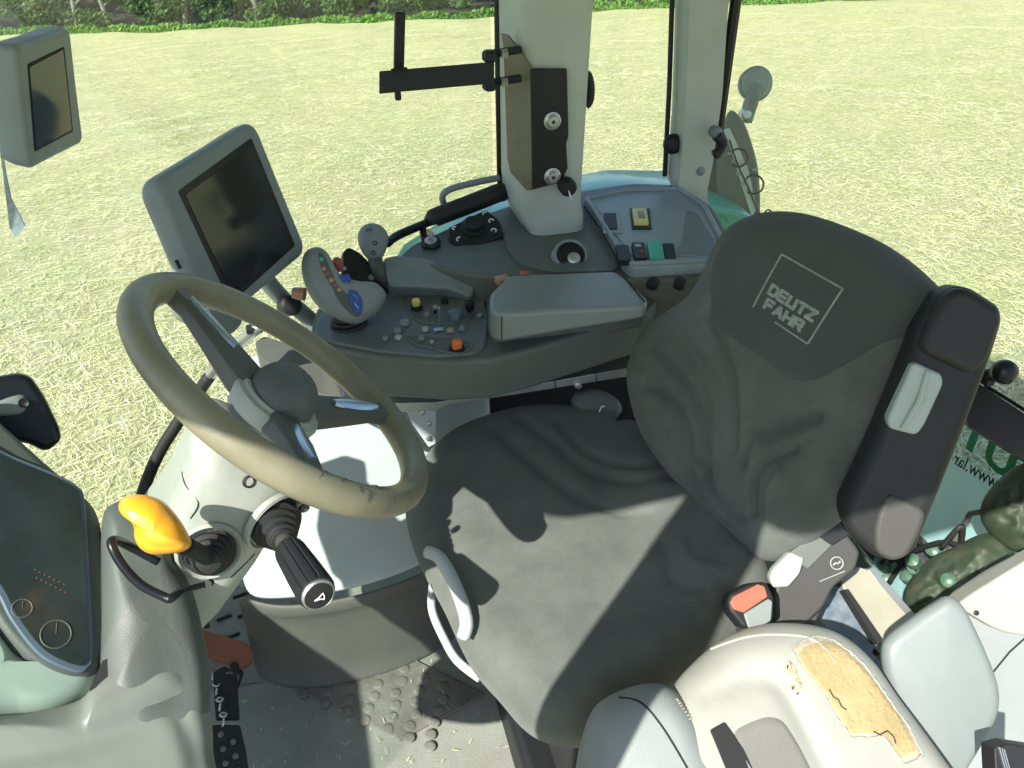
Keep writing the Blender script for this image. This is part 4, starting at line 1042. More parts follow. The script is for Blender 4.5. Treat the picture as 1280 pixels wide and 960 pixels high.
# recliner cover, levers, belt
hn_ = Vector((-.25, -.75, .62)).normalized()
hgf = Frame(at(1020, 720, z=.56), hn_, (1, 0, 0))
hc = slab('hinge_cover', [(1000, 690), (1018, 670), (1050, 655), (1076, 690), (1070, 712), (1042, 735), (1030, 760), (1008, 780), (968, 782), (966, 750), (972, 725)], hgf, .06, 'recl', seat, r=.008, bevel=.006)
hx = hgf.shift(.0008)
cu, cv = hx.px(1046, 704); MB().tube([hx.w(cu+.0095*math.cos(k*.2618), cv+.0095*math.sin(k*.2618)) for k in range(24)], .0009, 5, closed=True).build('round_emblem', 'greyins', hc)
MB().tube([hx.w(cu-.006, cv-.002), hx.w(cu-.001, cv+.001), hx.w(cu+.001, cv-.001), hx.w(cu+.006, cv+.002)], .0014, 5).build('emblem_mark', 'greyins', hc)
MB().tube([hx.w(*hx.px(1024, 727)), hx.w(*hx.px(1056, 714))], .0007, 5).build('print_line', 'greyins', hc)
slab('recline_lever', [(962, 722), (966, 712), (988, 690), (1006, 698), (1000, 718), (986, 734), (966, 735)], hgf.shift(.012), .02, 'greyins', seat, r=.005, bevel=.004, bseg=4)
slab('lever_socket', [(988, 690), (1026, 664), (1046, 676), (1010, 712), (1000, 705)], hgf.shift(.006), .02, 'console', seat, r=.004, bevel=.003)
slab('pivot_block', [(1020, 668), (1046, 650), (1062, 668), (1040, 682)], hgf.shift(.010), .03, 'black', seat, r=.003, bevel=.003)
slab('side_shield', [(960, 755), (972, 735), (1010, 735), (1030, 758), (1012, 800), (960, 812), (930, 790)], hgf.shift(-.03), .05, 'recl', seat, r=.01, bevel=.006)

# belt buckle
bk = thing('belt_buckle', at(940, 755, z=.58), 'black seat belt buckle with a reddish orange press button', 'buckle')
bkf = Frame(at(940, 752, z=.585), (-.10, -.62, .78), (1, .1, 0))
bb = slab('buckle_case', [(910, 752), (913, 742), (938, 728), (958, 727), (968, 745), (968, 775), (955, 784), (930, 786), (912, 764)], bkf, .035, 'black', bk, r=.006, bevel=.006, bseg=4)
slab('press_button', [(913, 753), (918, 745), (948, 730), (956, 733), (960, 746), (930, 766), (918, 762)], bkf.shift(.004), .012, 'pink', bk, r=.002, bevel=.002)
for k in range(6):
    u, v = bkf.px(919+k*5.5, 748-k*3); MB().box(bkf.w(u, v, .0045), (.0012, .006, .001), bkf.U, bkf.V).build('button_rib', 'redmark', bk)
slab('tongue_face', [(930, 767), (961, 748), (966, 752), (964, 776), (950, 784), (936, 785)], bkf.shift(.0035), .01, 'lid', bk, r=.003, bevel=.002)
MB().tube([at(930, 788, z=.55), at(938, 815, z=.45), at(950, 830, z=.35)], .012, 10).build('stalk', 'black', bk)
# belt webbing loop and dark knob with white mark near the console
bs = thing('seat_adjust_knob', at(745, 505, z=.555), 'dark rounded adjuster knob with a white three armed symbol behind the seat cushion', 'knob')
kf = Frame(at(740, 505, z=.555), (-.1, -.7, .7), (1, 0, 0))
pillow('knob', P(kf, sm([(714, 500), (722, 489), (742, 486), (760, 491), (775, 504), (776, 520), (765, 531), (740, 528), (720, 516)], 4)), kf, 'hub', bs, front=.018, back=.04, e=.02, crown=.002, n=70, rings=14)
mk = MB(); k2 = kf.shift(.027)
for a, b in [((735, 515), (748, 517)), ((748, 517), (752, 508)), ((748, 517), (757, 524)), ((735, 515), (733, 519)), ((752, 508), (756, 508))]:
    mk.tube([k2.w(*k2.px(*a)), k2.w(*k2.px(*b))], .0014, 6)
mk.build('white_symbol', 'whitemark', bs)
bl_ = thing('seat_belt', at(790, 520, z=.45), 'black seat belt strap running down between console and backrest', 'belt')
bm_ = MB(); pts = [at(x, y, y=1.16) for x, y in [(800, 500), (788, 515), (776, 535), (780, 560)]]
v = []
for p in pts: v += [p+Vector((-.02, 0, 0)), p+Vector((.02, .01, 0)), p+Vector((.02, .013, 0)), p+Vector((-.02, .003, 0))]
f = [(4*k+a, 4*k+(a+1) % 4, 4*k+4+(a+1) % 4, 4*k+4+a) for k in range(3) for a in range(4)]
link('webbing', meshof('w', v, f), bl_, 'black', smooth=60)

# ================================================================== passenger seat, near right
ps = thing('passenger_seat', at(1010, 880, z=.5), 'cream vinyl passenger seat, folded, with torn cover and yellow foam showing', 'seat')
pN = Vector((.02, -.42, .90)).normalized()
pf_ = Frame(at(1000, 880, z=.55), pN, (1, .1, 0))
ppx = [(800, 1000), (822, 905), (838, 862), (870, 825), (905, 798), (945, 783), (985, 781), (1022, 787), (1052, 802), (1082, 830), (1110, 870), (1150, 925), (1190, 985), (1220, 1040), (1180, 1120), (1000, 1160), (860, 1100)]
puv = P(pf_, sm(ppx, 5))
pd = groover([G(pf_.shift(.05), [(880, 870), (930, 850), (970, 860), (1010, 930), (1040, 1000)], .016, .006)])
_, ph = pillow('backrest', puv, pf_, 'vinyl', ps, front=.062, back=.06, e=.06, eb=.05, crown=.006, n=180, rings=50, detail=pd)
pt = pf_.shift(.066)
def onpad(px, py, h=.001):
    u, v = pt.px(px, py); return pf_.w(u, v, ph(u, v)+h)
def patch(name, pxs, m, parent, h=.0015, rr=.004, n=9, noise_=.0):
    """a thin skin piece following the curved pad: fan of rings"""
    uv = rc([pt.px(*q) for q in pxs], rr, 3); uv = resample(uv, 90)
    if noise_: uv = [(u+rnd.uniform(-noise_, noise_), v+rnd.uniform(-noise_, noise_)) for u, v in uv]
    c = (sum(p[0] for p in uv)/len(uv), sum(p[1] for p in uv)/len(uv)); v = [pf_.w(*c, ph(*c)+h)]; N_ = len(uv)
    for k in range(1, n+1):
        s = k/n
        for p in uv:
            a, b = c[0]+(p[0]-c[0])*s, c[1]+(p[1]-c[1])*s; v.append(pf_.w(a, b, ph(a, b)+(h if k < n else -.002)))
    f = [(0, 1+i, 1+(i+1) % N_) for i in range(N_)]
    for k in range(n-1):
        a = 1+k*N_; f += [(a+i, a+N_+i, a+N_+(i+1) % N_, a+(i+1) % N_) for i in range(N_)]
    return link(name, meshof(name, v, f), parent, m, smooth=180)
patch('cloth_insert', [(912, 913), (930, 902), (958, 892), (978, 896), (1000, 930), (1022, 975), (1040, 1020), (960, 1040)], 'insert', ps, h=.0025, rr=.012)
tear = [(990, 812), (1000, 802), (1026, 792), (1046, 798), (1076, 824), (1108, 866), (1136, 905), (1154, 945), (1128, 956), (1112, 932), (1102, 920), (1082, 922), (1062, 922), (1042, 895), (1028, 868), (1012, 848), (998, 830)]
rimo = patch('torn_edge', [(p[0]+(p[0]-1062)*.07, p[1]+(p[1]-870)*.045) for p in tear], 'foamrim', ps, h=.0012, rr=.002, noise_=.0012)
patch('bare_foam', tear, 'foam', ps, h=.0018, rr=.002, noise_=.0006)
tl = resample(rc(tear, 3, 3), 120); rr_ = [max(.0006, rnd.gauss(.0012, .0006)) for _ in tl]
MB().tube([onpad(x+rnd.uniform(-1.2, 1.2), y+rnd.uniform(-1.2, 1.2), .0015) for x, y in tl], rr_, 7, closed=True).build('curled_edge', 'vinyl', ps, smooth=180)
patch('worn_spot', [(978, 838), (985, 824), (994, 830), (998, 846), (1006, 862), (1000, 868), (988, 858)], 'foamrim', ps, h=.0008, rr=.002, noise_=.001)
cr_ = MB()
for path in ([(1035, 862), (1040, 872), (1046, 875), (1050, 884), (1056, 888)], [(1090, 915), (1098, 919), (1108, 914), (1116, 922), (1118, 930)], [(984, 832), (983, 836)], [(990, 858), (991, 862)], [(996, 868), (998, 866)]):
    cr_.tube([onpad(x, y, .003) for x, y in path], .0009, 5)
cr_.build('crack', 'crack', ps)
pip = MB(); pip.tube([onpad(x, y, .0) for x, y in sm([(905, 800), (945, 790), (985, 790), (1020, 798), (1045, 830)], 5, False)], .0022, 6)
pip.build('piping', 'vinyl', ps)
# neighbouring pad with a seam
p2f = Frame(at(800, 920, z=.56), (-.15, -.40, .90), (1, 0, 0))
ps2 = thing('folded_seat_pad', p2f.o, 'grey vinyl pad with a curved dark seam, left of the torn cream seat', 'seat pad')
q2 = P(p2f, sm([(706, 1060), (716, 985), (724, 935), (738, 892), (758, 872), (790, 859), (818, 855), (842, 864), (868, 895), (892, 940), (915, 985), (930, 1060), (820, 1110)], 5))
_, p2h = pillow('pad', q2, p2f, 'vinyl2', ps2, front=.055, back=.05, e=.05, eb=.04, crown=.006, n=150, rings=40)
p2t = p2f.shift(.058)
def on2(px, py, h=0):
    u, v = p2t.px(px, py); return p2f.w(u, v, p2h(u, v)+h)
MB().tube([on2(*q) for q in sm([(775, 868), (800, 876), (825, 905), (850, 945), (875, 990)], 6, False)], .0014, 6).build('seam', 'dark', ps2)
stc = MB()
for i in range(26):
    t = i/25; q = sm([(850, 872), (872, 905), (895, 945), (915, 985)], 9, False); k = min(len(q)-2, int(t*(len(q)-1))); stc.box(on2(q[k][0]-2, q[k][1], .000), (.004, .0015, .0015), (1, .2, 0))
stc.build('stitching', 'foamrim', ps2)
# dark strap between the pads
sp_ = thing('pad_strap', at(915, 940, z=.55), 'black strap between the cream seat back and the grey pad', 'strap')
spf = Frame(at(905, 935, z=.575), (-.05, -.42, .9), (1, 0, 0))
slab('strap', [(888, 912), (906, 902), (930, 935), (955, 985), (965, 1020), (930, 1020), (905, 955)], spf.shift(.03), .02, 'dark', sp_, r=.003, bevel=.002)

# blue grey shell panel at the right
pp = Frame(at(1175, 860, z=.55), (-.35, -.70, .62), (1, -.2, 0))
sp2 = P(pp, sm([(1102, 812), (1110, 795), (1140, 772), (1170, 752), (1186, 745), (1202, 756), (1218, 785), (1236, 825), (1247, 860), (1246, 890), (1232, 920), (1205, 965), (1180, 1010), (1150, 980), (1128, 930), (1114, 880), (1104, 840)], 5))
o, _ = pillow('seat_back_shell', sp2, pp, 'panel', None, front=.012, back=.022, e=.014, crown=.008, n=150, rings=26)
tagit(o, 'smooth blue grey plastic shell panel standing behind the torn cream seat', 'panel')
# left wheel arch cover, right edge
wa = Frame(at(1240, 860, z=.45), (-.25, -.72, .65), (1, 0, 0))
wc = thing('left_arch_cover', wa.o, 'pale grey sloped wheel arch cover in the lower right corner', 'cover')
slab('arch_panel', [(1196, 752), (1250, 716), (1300, 690), (1420, 700), (1400, 1100), (1120, 1100), (1160, 930), (1235, 830)], wa.shift(-.05), .05, 'vinyl2', wc, r=.02, bevel=.010)
slab('top_step', [(1195, 757), (1215, 742), (1300, 690), (1420, 640), (1420, 760), (1310, 800), (1250, 790)], wa.shift(-.03), .05, 'vinyl', wc, r=.02, bevel=.012)
MB().tube([wa.shift(-.049).w(*wa.shift(-.049).px(*q)) for q in [(1240, 842), (1262, 815), (1290, 790)]], .0014, 6).build('panel_seam', 'dark', wc)
MB().lathe(wa.shift(-.03).w(*wa.shift(-.03).px(1220, 766)), wa.N, [(0, .004), (.002, .004), (.003, .002)], 12).build('screw', 'black', wc)
# small dark buckle in the corner
bc = thing('corner_clip', at(1262, 945, z=.5), 'small black ribbed clip at the lower right corner', 'clip')
cf_ = Frame(at(1262, 945, d=.95), (-.2, -.7, .7), (1, 0, 0))
slab('clip_body', [(1243, 935), (1262, 930), (1300, 936), (1300, 990), (1246, 990)], cf_, .03, 'black', bc, r=.003, bevel=.003)
for k in range(3): MB().box(cf_.w(*cf_.px(1252+k*3, 950+k), .001), (.0012, .03, .004), cf_.U, cf_.V).build('rib', 'steel', bc)

# ================================================================== behind the seat: plate, bottle blue cover, rear window
def sl(name, pxs, z, d, m, parent, N=(-.1, -.6, .8), **k):
    cx = sum(p[0] for p in pxs)/len(pxs); cy = sum(p[1] for p in pxs)/len(pxs)
    return slab(name, pxs, Frame(at(cx, cy, z=z), N, (1, 0, 0)), d, m, parent, **k)
th = thing('rear_tray', at(1090, 760, z=.40), 'beige metal plate with a silver edge strip behind the driver seat hinge', 'tray')
sl('plate', [(1050, 722), (1072, 708), (1086, 712), (1136, 770), (1128, 790), (1106, 802), (1095, 800), (1058, 745)], .42, .04, 'beige', th, r=.004, bevel=.003)
sl('edge_strip', [(1085, 712), (1092, 708), (1144, 768), (1136, 775)], .43, .04, 'steel', th, r=.002, bevel=.002)
sl('dark_gap', [(1056, 738), (1060, 736), (1104, 800), (1098, 806)], .425, .03, 'dark', th, r=.001, bevel=.001)
nb = thing('blue_toolbox', at(1050, 770, z=.42), 'scuffed dark blue plastic box wedged behind the torn cream seat', 'toolbox')
sl('box_body', [(1022, 748), (1048, 732), (1062, 748), (1098, 806), (1092, 830), (1075, 822), (1040, 790), (1024, 772)], .40, .10, 'navy', nb, r=.004, bevel=.004)
sl('box_lid_edge', [(1024, 756), (1048, 738), (1054, 744), (1030, 764)], .41, .02, 'greyins', nb, r=.002, bevel=.002)
MB().tube([at(1095, 815, z=.42), at(1115, 835, z=.36), at(1122, 860, z=.30)], .006, 8).build('cable', 'black', nb)
# dark floor well behind
# rear window, opened outward on its top hinge: tinted pane with mirrored lettering
rw = thing('rear_window', at(1220, 620, x=1.42), 'tinted rear window pane with green and black mirrored lettering under a black frame bar', 'window')
wp = at(1200, 640, x=1.36)
rwf = Frame(wp, (-.80, -.05, .60), (0, -1, 0))
MB().prism([rwf.w(*rwf.px(*q)) for q in [(1196, 480), (1300, 545), (1420, 620), (1420, 900), (1060, 900), (1060, 640)]], rwf.N, .004).build('pane', 'rearglass', rw)
barf = Frame(at(1245, 530, x=1.30), (-.6, -.5, .6), (0, -1, 0))
slab('frame_bar', [(1200, 486), (1222, 478), (1300, 530), (1420, 600), (1420, 660), (1300, 588), (1210, 532)], barf, .04, 'gloss', rw, r=.006, bevel=.006)
MB().tube([at(x, y, x=1.33) for x, y in [(1232, 482), (1290, 518), (1400, 590)]], .004, 8).build('gasket', 'gloss', rw)
hk = thing('rear_latch_knob', at(1252, 466, x=1.20), 'black round knob on a short stem right of the raised armrest', 'knob')
kc = at(1256, 465, x=1.2)
MB().lathe(kc, (-.1, -.9, .3), [(-.018, .012), (-.014, .020), (0, .0235), (.010, .021), (.016, .012), (.018, .003)], 30).build('knob', 'gloss', hk, smooth=180)
MB().tube([kc, at(1232, 474, x=1.22)], .009, 12).build('stem', 'black', hk)
MB().box(at(1236, 472, x=1.215), (.02, .02, .03)).build('bracket', 'black', hk, bevel=.003)
film = bpy.data.materials.new('pale cyan reflection film'); film.use_nodes = True  # pale translucent sheet stands in for reflections on the rear pane
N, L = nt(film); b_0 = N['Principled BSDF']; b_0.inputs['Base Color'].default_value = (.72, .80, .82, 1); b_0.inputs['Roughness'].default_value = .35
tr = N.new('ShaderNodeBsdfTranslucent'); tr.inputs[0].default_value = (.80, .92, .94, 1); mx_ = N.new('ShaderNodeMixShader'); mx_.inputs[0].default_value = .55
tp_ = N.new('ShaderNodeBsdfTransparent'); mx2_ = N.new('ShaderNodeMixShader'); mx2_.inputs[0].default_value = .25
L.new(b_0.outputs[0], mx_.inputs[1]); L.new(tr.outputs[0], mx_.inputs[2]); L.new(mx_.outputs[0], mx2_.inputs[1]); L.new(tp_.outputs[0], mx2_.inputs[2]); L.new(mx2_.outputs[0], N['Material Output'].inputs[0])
MB().prism([rwf.w(*rwf.px(*q), -.006) for q in [(1150, 590), (1200, 572), (1262, 612), (1300, 640), (1420, 720), (1420, 900), (1080, 900), (1090, 700)]], rwf.N, .001).build('reflection_film', film, rw)
# lettering: image-space baseline directions measured on the pane
def quadplace(a, b, c, d, fr, n=.003, mirror=True):
    """a top-left, b top-right, c bottom-right, d bottom-left pixels on the pane as seen from inside; text is mirrored"""
    A, B, C, D = [Vector(fr.px(*q)) for q in (a, b, c, d)]
    def f(u, v, w_):
        if mirror: u = 1-u
        p = (D*(1-u)+C*u)*(1-v)+(A*(1-u)+B*u)*v; return fr.w(p.x, p.y, n+w_)
    return f
textmesh('green_lettering', 'UT', 'sticker', rw, quadplace((1207, 524), (1276, 566), (1262, 604), (1196, 552), rwf), 1, .035)
textmesh('web_lettering', 'www.lar', 'black', rw, quadplace((1197, 566), (1250, 596), (1246, 614), (1190, 578), rwf), 1, .012)
textmesh('green_lettering', 'E', 'sticker', rw, quadplace((1288, 574), (1318, 592), (1305, 622), (1276, 605), rwf), 1, .035)

# things seen through the rear window: hitch, couplings, hoses, foliage
hc2 = thing('rear_couplings', at(1150, 700, x=1.22), 'cluster of green capped hydraulic couplings and hoses seen through the rear window', 'couplings')
rnd2 = random.Random(11)
cb = MB()
for i in range(16):
    p = at(rnd2.uniform(1100, 1190), rnd2.uniform(660, 740), x=1.16+rnd2.uniform(0, .1)); d = Vector((-.5, rnd2.uniform(-.5, .5), .6)); cb.lathe(p, d, [(-.02, .011), (.012, .011), (.014, .015), (.03, .015), (.034, .008)], 14)
cb.build('coupling', mat('green grey caps', (.03, .09, .055), .35, c2=(.10, .17, .12), vscale=60), hc2, smooth=40)
for i in range(6):
    a = at(rnd2.uniform(1090, 1200), rnd2.uniform(670, 750), x=1.2); b = at(rnd2.uniform(1120, 1260), rnd2.uniform(650, 760), x=1.24); m_ = (a+b)/2+Vector((0, 0, .08))
    MB().tube([Vector(q) for q in sm([tuple(a), tuple(m_), tuple(b)], 6, False)], .006, 8).build('hose', 'rubber', hc2, smooth=180)
MB().tube([at(1186, 690, x=1.24), at(1206, 655, x=1.25), at(1213, 642, x=1.25), at(1225, 640, x=1.25)], .006, 8).build('lever_rod', 'humpside', hc2)
hb = thing('hitch_bulk', at(1250, 690, x=1.26), 'weathered green brown hydraulic drum standing before the rear window', 'drum')
wx = mat('weathered green brown metal', (.02, .045, .022), .6, bump=.8, bscale=40, c2=(.06, .065, .04), vscale=26)
from mathutils import noise as mn
lump = lambda u, v, s: .022*mn.noise(Vector((u*22, v*22, 3)))+.010*mn.noise(Vector((u*60, v*60, 1)))
hfm = Frame(at(1215, 690, x=1.24), (-.7, -.4, .6), (0, -1, 0))
pillow('drum', P(hfm, sm([(1130, 740), (1160, 700), (1190, 685), (1225, 668), (1250, 668), (1268, 690), (1262, 725), (1240, 750), (1190, 765), (1140, 770)], 4)), hfm, wx, hb, front=.05, back=.02, e=.06, crown=.01, n=100, rings=30, detail=lump)
pillow('reservoir', P(hfm, sm([(1232, 660), (1228, 630), (1250, 600), (1280, 580), (1320, 580), (1320, 680), (1270, 690)], 4)), hfm.shift(.02), wx, hb, front=.05, back=.02, e=.06, crown=.01, n=100, rings=30, detail=lump)
rb = cab
MB().box((1.95, .75, -.50), (.9, 1.0, .5)).build('rear_housing', 'dark', rb, bevel=.03)
MB().box((1.28, .85, .06), (.06, 1.5, .14)).build('rear_sill', 'recl', rb, bevel=.01)

# ================================================================== right mudguard, lamp, wires outside the window
mg = thing('green_mudguard', (1.1, 1.9, .7), 'pale green painted rear mudguard curving outside the right windows', 'mudguard')
secs = []
for x, z in [(.06, .22), (.14, .46), (.24, .60), (.40, .685), (.62, .735), (.80, .752), (.98, .735), (1.12, .685), (1.24, .60), (1.34, .46), (1.42, .25)]:
    secs.append([Vector((x, y, z+dz)) for y, dz in [(1.77, -.06), (1.77, .0), (1.80, .010), (2.00, .010), (2.06, -.02), (2.06, -.08)]])
n = 6; K = len(secs); v = [p for s in secs for p in s]; f = [(i*n+j, i*n+(j+1) % n, (i+1)*n+(j+1) % n, (i+1)*n+j) for i in range(K-1) for j in range(n)]
f += [list(range(n))[::-1], [(K-1)*n+j for j in range(n)]]
link('mudguard_skin', meshof('m', v, f), mg, 'green', smooth=50, bevel=.01)
lp_ = thing('work_lamp', at(944, 105, y=2.0), 'round grey work lamp on a short arm outside the rear side window', 'lamp')
lc = at(944, 105, y=2.0); ln = Vector((-.15, -.95, .25)).normalized()
MB().lathe(lc, ln, [(-.05, .012), (-.045, .028), (-.02, .042), (0, .046), (.006, .046), (.010, .040)], 36).build('lamp_shell', 'lamp', lp_, smooth=60)
MB().lathe(lc, ln, [(.004, .041), (.0105, .041), (.014, .030), (.0155, .012), (.016, .002)], 36).build('lens', 'lampf', lp_, smooth=180)
MB().tube([lc+ln*.015, at(938, 130, y=1.98), at(932, 152, y=1.98)], [.016, .020, .018], 14).build('arm', 'lamp', lp_)
MB().lathe(at(932, 143, y=1.96), ln, [(-.02, .014), (.006, .014), (.01, .01)], 16).build('pivot', 'steel', lp_)
fl_ = thing('rubber_flap', at(920, 220, y=1.92), 'curved grey rubber flap with looped black wires beside the rear pillar', 'flap')
ff = Frame(at(920, 220, y=1.90), (-.35, -.9, .15), (1, 0, 0))
pillow('flap', P(ff, sm([(902, 165), (912, 138), (928, 150), (940, 180), (948, 215), (950, 262), (945, 285), (905, 285), (893, 240), (893, 195)], 5)), ff, 'pvc', fl_, front=.012, back=.02, e=.014, crown=.010, n=90, rings=18)
slab('metal_strip', [(905, 162), (912, 160), (935, 210), (946, 260), (940, 272), (925, 225)], ff.shift(.022), .006, 'steel', fl_, r=.002, bevel=.001)
slab('back_recess', [(880, 200), (895, 190), (910, 200), (930, 262), (930, 300), (900, 310), (886, 285)], ff.shift(.012), .01, 'dark', fl_, r=.004, bevel=.002)
for cx, cy, r_ in [(921, 195, 13), (940, 228, 14)]:
    c = ff.px(cx, cy); k0 = ff.shift(.03); rr = r_*1.75/1000
    MB().tube([k0.w(c[0]+rr*math.cos(k*.30-2.2), c[1]+rr*math.sin(k*.30-2.2), .008*math.sin(k*.3)) for k in range(18)], .0026, 8).build('wire_loop', 'gloss', fl_, smooth=180)
MB().tube([Vector(q) for q in sm([tuple(ff.shift(.03).w(*ff.shift(.03).px(*p))) for p in [(912, 175), (922, 205), (938, 240), (950, 268), (960, 262), (968, 268)]], 5, False)], .0022, 6).build('wire', 'gloss', fl_, smooth=180)
for x, y in [(911, 190), (916, 200), (920, 215), (926, 228), (941, 210)]: MB().box(ff.w(*ff.px(x, y), .024), (.012, .008, .006)).build('clip', 'greyins', fl_, bevel=.001)
# window catches on the rear pillar
wk = thing('window_catch', at(898, 170, y=1.62), 'black double window catch at the foot of the rear pillar seal', 'catch')
MB().lathe(at(894, 165, y=1.62), (-.1, -1, .1), [(-.01, .013), (.006, .014), (.012, .009), (.013, .002)], 20).build('catch_button', 'lamp', wk)
MB().tube([Vector(q) for q in sm([tuple(at(x, y, y=1.61)) for x, y in [(896, 170), (903, 178), (900, 188), (892, 193)]], 4, False)], [.012]*6+[.010]*7, 12).build('catch_lever', 'black', wk, smooth=180)
kb = thing('round_knob', at(843, 180, y=1.70), 'small black round knob on the rear side window', 'knob')
MB().lathe(at(841, 180, y=1.70), (-.2, -.95, .2), [(-.018, .008), (-.012, .020), (.0, .0235), (.008, .021), (.014, .011), (.015, .002)], 28).build('knob', 'black', kb, smooth=180)
MB().box(at(851, 181, y=1.71), (.022, .02, .026)).build('mount', 'black', kb, bevel=.004)
dh = thing('pull_handle', at(735, 112, y=1.68), 'black vertical pull handle beside the right edge of the centre pillar', 'handle')
MB().tube([Vector(q) for q in sm([tuple(at(x, y, y=1.68)) for x, y in [(729, 92), (735, 95), (738, 108), (737, 125), (732, 132)]], 4, False)], .0095, 14).build('grip', 'black', dh, smooth=180)

# ================================================================== steel bracket on the pillar
br = thing('pillar_bracket', at(680, 160, y=1.53), 'black bolted steel bracket plate with a square tube arm on the centre pillar', 'bracket')
bfA = Frame((.50, 1.528, 1.05), (0, -1, 0), (1, 0, 0))
slab('bolt_plate', [(663, 86), (709, 86), (711, 170), (708, 180), (710, 210), (702, 228), (664, 238)], bfA.shift(.006), .006, 'black', br, r=.004, bevel=.002)
for y in (150, 219):
    b_ = MB().lathe(bfA.w(*bfA.px(689, y), .006), bfA.N, [(0, .0175), (.003, .0175), (.004, .0145), (.003, .0135), (.005, .0105), (.009, .010), (.0095, .003)], 28).build('bolt', 'steel', br, smooth=40)
    MB().lathe(bfA.w(*bfA.px(689, y), .0155), bfA.N, [(-.001, .0038), (.0004, .0038)], 6).build('hex_recess', 'dark', b_)
e1_ = bfA.w(*bfA.px(663, 86), .006); e2_ = bfA.w(*bfA.px(664, 238), .006)
fp2 = Frame(e1_, (-.78, -.62, .0), (.62, -.78, 0))
slab('side_plate', [(626, 42), (634, 44), (653, 68), (663, 86), (664, 238), (658, 238), (638, 216), (634, 200), (629, 60)], fp2, .006, 'plate', br, r=.002, bevel=.0015)
ab = Frame(at(545, 95, y=1.50), (-.1, -.95, .25), (1, 0, 0))
slab('square_tube', [(474, 89), (618, 77), (618, 104), (474, 117)], ab, .034, 'black', br, r=.002, bevel=.003)
MB().tube([at(500, 14, y=1.545), at(498, 100, y=1.545)], .0125, 4).build('upright_bar', 'black', br, smooth=20, bevel=.002)
MB().tube([at(489, 88, y=1.49), at(509, 86, y=1.49)], .0035, 6).build('weld', 'black', br)
MB().lathe(at(497, 114, y=1.51), (0, 0, -1), [(0, .006), (.014, .006), (.016, .004)], 12).build('pin', 'black', br)
for y in (68, 104):
    MB().lathe(at(612, y+2, y=1.505), (0, 0, 1), [(-.010, .010), (-.006, .014), (.006, .014), (.010, .010)], 6).build('hinge_nut', 'black', br, smooth=20)
    MB().tube([at(610, y, y=1.505), at(650, y-6, y=1.53)], .0075, 8).build('hinge_pin', 'black', br)
    MB().lathe(at(630, y-1, y=1.505), (1, 0, 0), [(-.006, .009), (.006, .009)], 6).build('hex_nut', 'steel', br, smooth=20)
# key in pillar lock
kl = thing('lock_key', at(709, 236, y=1.51), 'small black fob key hanging in a lock at the foot of the centre pillar', 'key')
MB().lathe(at(709, 233, y=1.512), (0, -1, 0), [(-.01, .018), (.010, .018), (.015, .014), (.016, .003)], 24).build('lock_cylinder', 'black', kl)
MB().tube([at(710, 236, y=1.50), at(713, 246, y=1.49), at(715, 254, y=1.49)], .0022, 6).build('key_blade', 'steel', kl)

# ================================================================== floor things, lower left
fm = thing('floor_mat', at(430, 830, z=.002), 'raised tread floor mat with dashes and muddy round studs', 'mat')
mt = MB(); mt.prism([at(x, y, z=.006) for x, y in [(240, 720), (360, 745), (470, 800), (605, 868), (500, 925), (420, 880), (330, 850), (240, 860)]], (0, 0, 1), .005)
mt.build('mat_sheet', 'floor2', fm, bevel=.001)
dm_ = MB(); st_ = MB()
for (x, y) in [(306, 768), (330, 784), (352, 800), (374, 818), (300, 744), (322, 761), (345, 777), (367, 792), (388, 808), (290, 795), (312, 810), (336, 826), (404, 824), (280, 772)]:
    dm_.box(at(x, y, z=.009), (.034, .007, .006), (1, .25, 0), (0, 1, 0))
dm_.build('raised_dash', 'dark', fm, bevel=.002)
for i in range(7):
    for j in range(6):
        x = 400+i*26-j*4+rnd2.uniform(-3, 3); y = 812+i*11+j*15-20
        if y > 1000: continue
        c = at(x, y, z=.006); st_.lathe(c, (0, 0, 1), [(0, .0125), (.0008, .012), (.0014, .007), (.0015, .002)], 12)
st_.build('round_stud', 'floor2', fm, smooth=180)
# kick panel under the wheel arch cover
kp = thing('arch_kick_panel', at(430, 780, z=.1), 'curved brown grey kick panel below the white wheel arch cover', 'panel')
s0_ = [(296, 742), (335, 757), (375, 757), (435, 748), (505, 728), (570, 694)]
topp = [at(x, y, z=.235) for x, y in s0_]; v = []
for h, off in [(.235, 0), (.21, .004), (.205, -.004), (.12, .0), (.03, .012), (.0, .03)]:
    for p in topp:
        d = Vector((0, -1, 0)); v.append(Vector((p.x, p.y+.006-off*1.0, h)))
nn = len(topp); f = [(j*nn+i, j*nn+i+1, (j+1)*nn+i+1, (j+1)*nn+i) for j in range(5) for i in range(nn-1)]
link('kick_face', meshof('k', v, f), kp, 'humpside', smooth=60, solid=.012, sub=2)
# pedals
pd_ = thing('brake_pedal', at(285, 808, z=.14), 'rust brown rubber covered pedal beside the lower left dash', 'pedal')
pz = Frame(at(285, 808, z=.14), (.2, -.3, .9), (1, 0, 0))
slab('pedal_rubber', [(240, 780), (262, 790), (305, 802), (317, 812), (315, 828), (300, 833), (262, 820), (240, 812)], pz, .02, 'terra', pd_, r=.016, bevel=.006)
MB().tube([at(292, 832, z=.13), at(300, 842, z=.05), at(290, 870, z=.02)], .008, 8).build('pedal_arm', 'black', pd_)
cp2 = thing('clutch_pedal', at(280, 930, z=.2), 'black ribbed pedal arm with holes at the bottom left', 'pedal')
cz = Frame(at(280, 920, z=.22), (.2, -.5, .8), (1, 0, 0))
slab('pedal_plate', [(258, 918), (266, 906), (300, 906), (308, 940), (316, 1000), (250, 1000)], cz, .03, 'black', cp2, r=.004, bevel=.004)
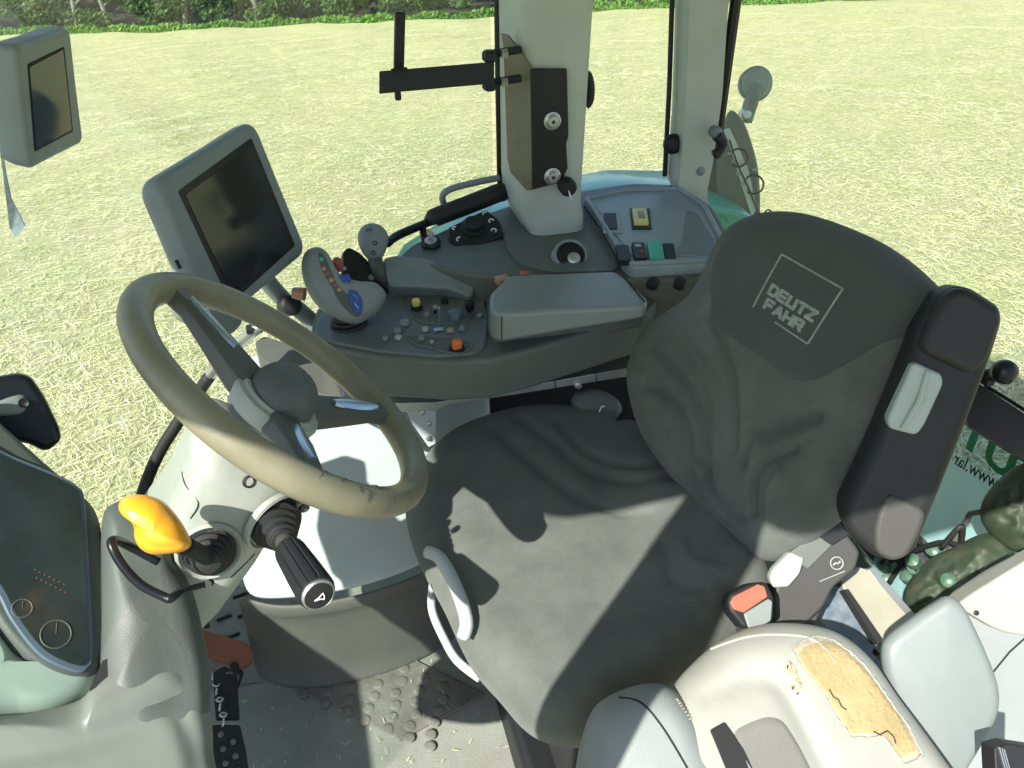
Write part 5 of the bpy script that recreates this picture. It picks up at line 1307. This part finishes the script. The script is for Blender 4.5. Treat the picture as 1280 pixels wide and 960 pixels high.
slab('pedal_neck', [(266, 840), (280, 832), (296, 840), (300, 900), (270, 900)], cz.shift(-.02), .02, 'black', cp2, r=.004, bevel=.004)
for i in range(8): MB().lathe(cz.w(*cz.px(276+(i % 2)*14+i*1.5, 918+i*9), 0), cz.N, [(0, .0055), (.004, .005), (.005, .003)], 12).build('pedal_stud', 'hub', cp2)
ch = thing('chain', at(272, 870, z=.2), 'short dull steel chain hanging over the black pedal', 'chain')
cm = MB()
for i in range(7):
    c = at(266+i*2.2+(i % 2)*2, 846+i*9.5, z=.25); rr = .0075
    A_ = Vector((.9, -.3, .2)).normalized() if i % 2 else Vector((.3, .2, .9)).normalized(); B_ = Vector((.1, -.8, .5)).normalized()
    cm.tube([c+A_*rr*.8*math.cos(k*.5236)+B_*rr*1.25*math.sin(k*.5236) for k in range(12)], .0019, 6, closed=True)
cm.build('chain_link', 'steel', ch, smooth=180)
MB().tube([at(286, 848, z=.24)+Vector((.016*math.cos(k*.5236), 0, .016*math.sin(k*.5236))) for k in range(12)], .0025, 6, closed=True).build('ring', 'hub', ch, smooth=180)
sk = thing('hanging_cable', at(255, 780, z=.3), 'thin dark cable dropping from the steering column foot', 'cable')
MB().tube([Vector(q) for q in sm([tuple(at(x, y, d=1.1)) for x, y in [(244, 742), (250, 756), (256, 770), (259, 785)]], 4, False)], .004, 8).build('cable', 'black', sk, smooth=180)

# straw and grit carried in on boots
v = []; f = []
for i in range(260):
    x = rnd2.uniform(-.35, .5); y = rnd2.uniform(.75, 1.35); a = rnd2.uniform(0, 3.14); L_ = rnd2.uniform(.003, .014); wd = rnd2.uniform(.0003, .0007)
    dx, dy = math.cos(a)*L_/2, math.sin(a)*L_/2; k = len(v); z0 = .0065 if rnd2.random() < .5 else .008
    v += [(x-dx-dy*wd/L_*2, y-dy+dx*wd/L_*2, z0), (x+dx-dy*wd/L_*2, y+dy+dx*wd/L_*2, z0+.002), (x+dx+dy*wd/L_*2, y+dy-dx*wd/L_*2, z0+.002), (x-dx+dy*wd/L_*2, y-dy-dx*wd/L_*2, z0)]; f.append((k, k+1, k+2, k+3))
me = bpy.data.meshes.new('straw_litter'); me.from_pydata(v, [], f)
o = link('straw_litter', me, None, straw, smooth=0); tagit(o, 'bits of straw littered over the cab floor', 'litter', kind='stuff')
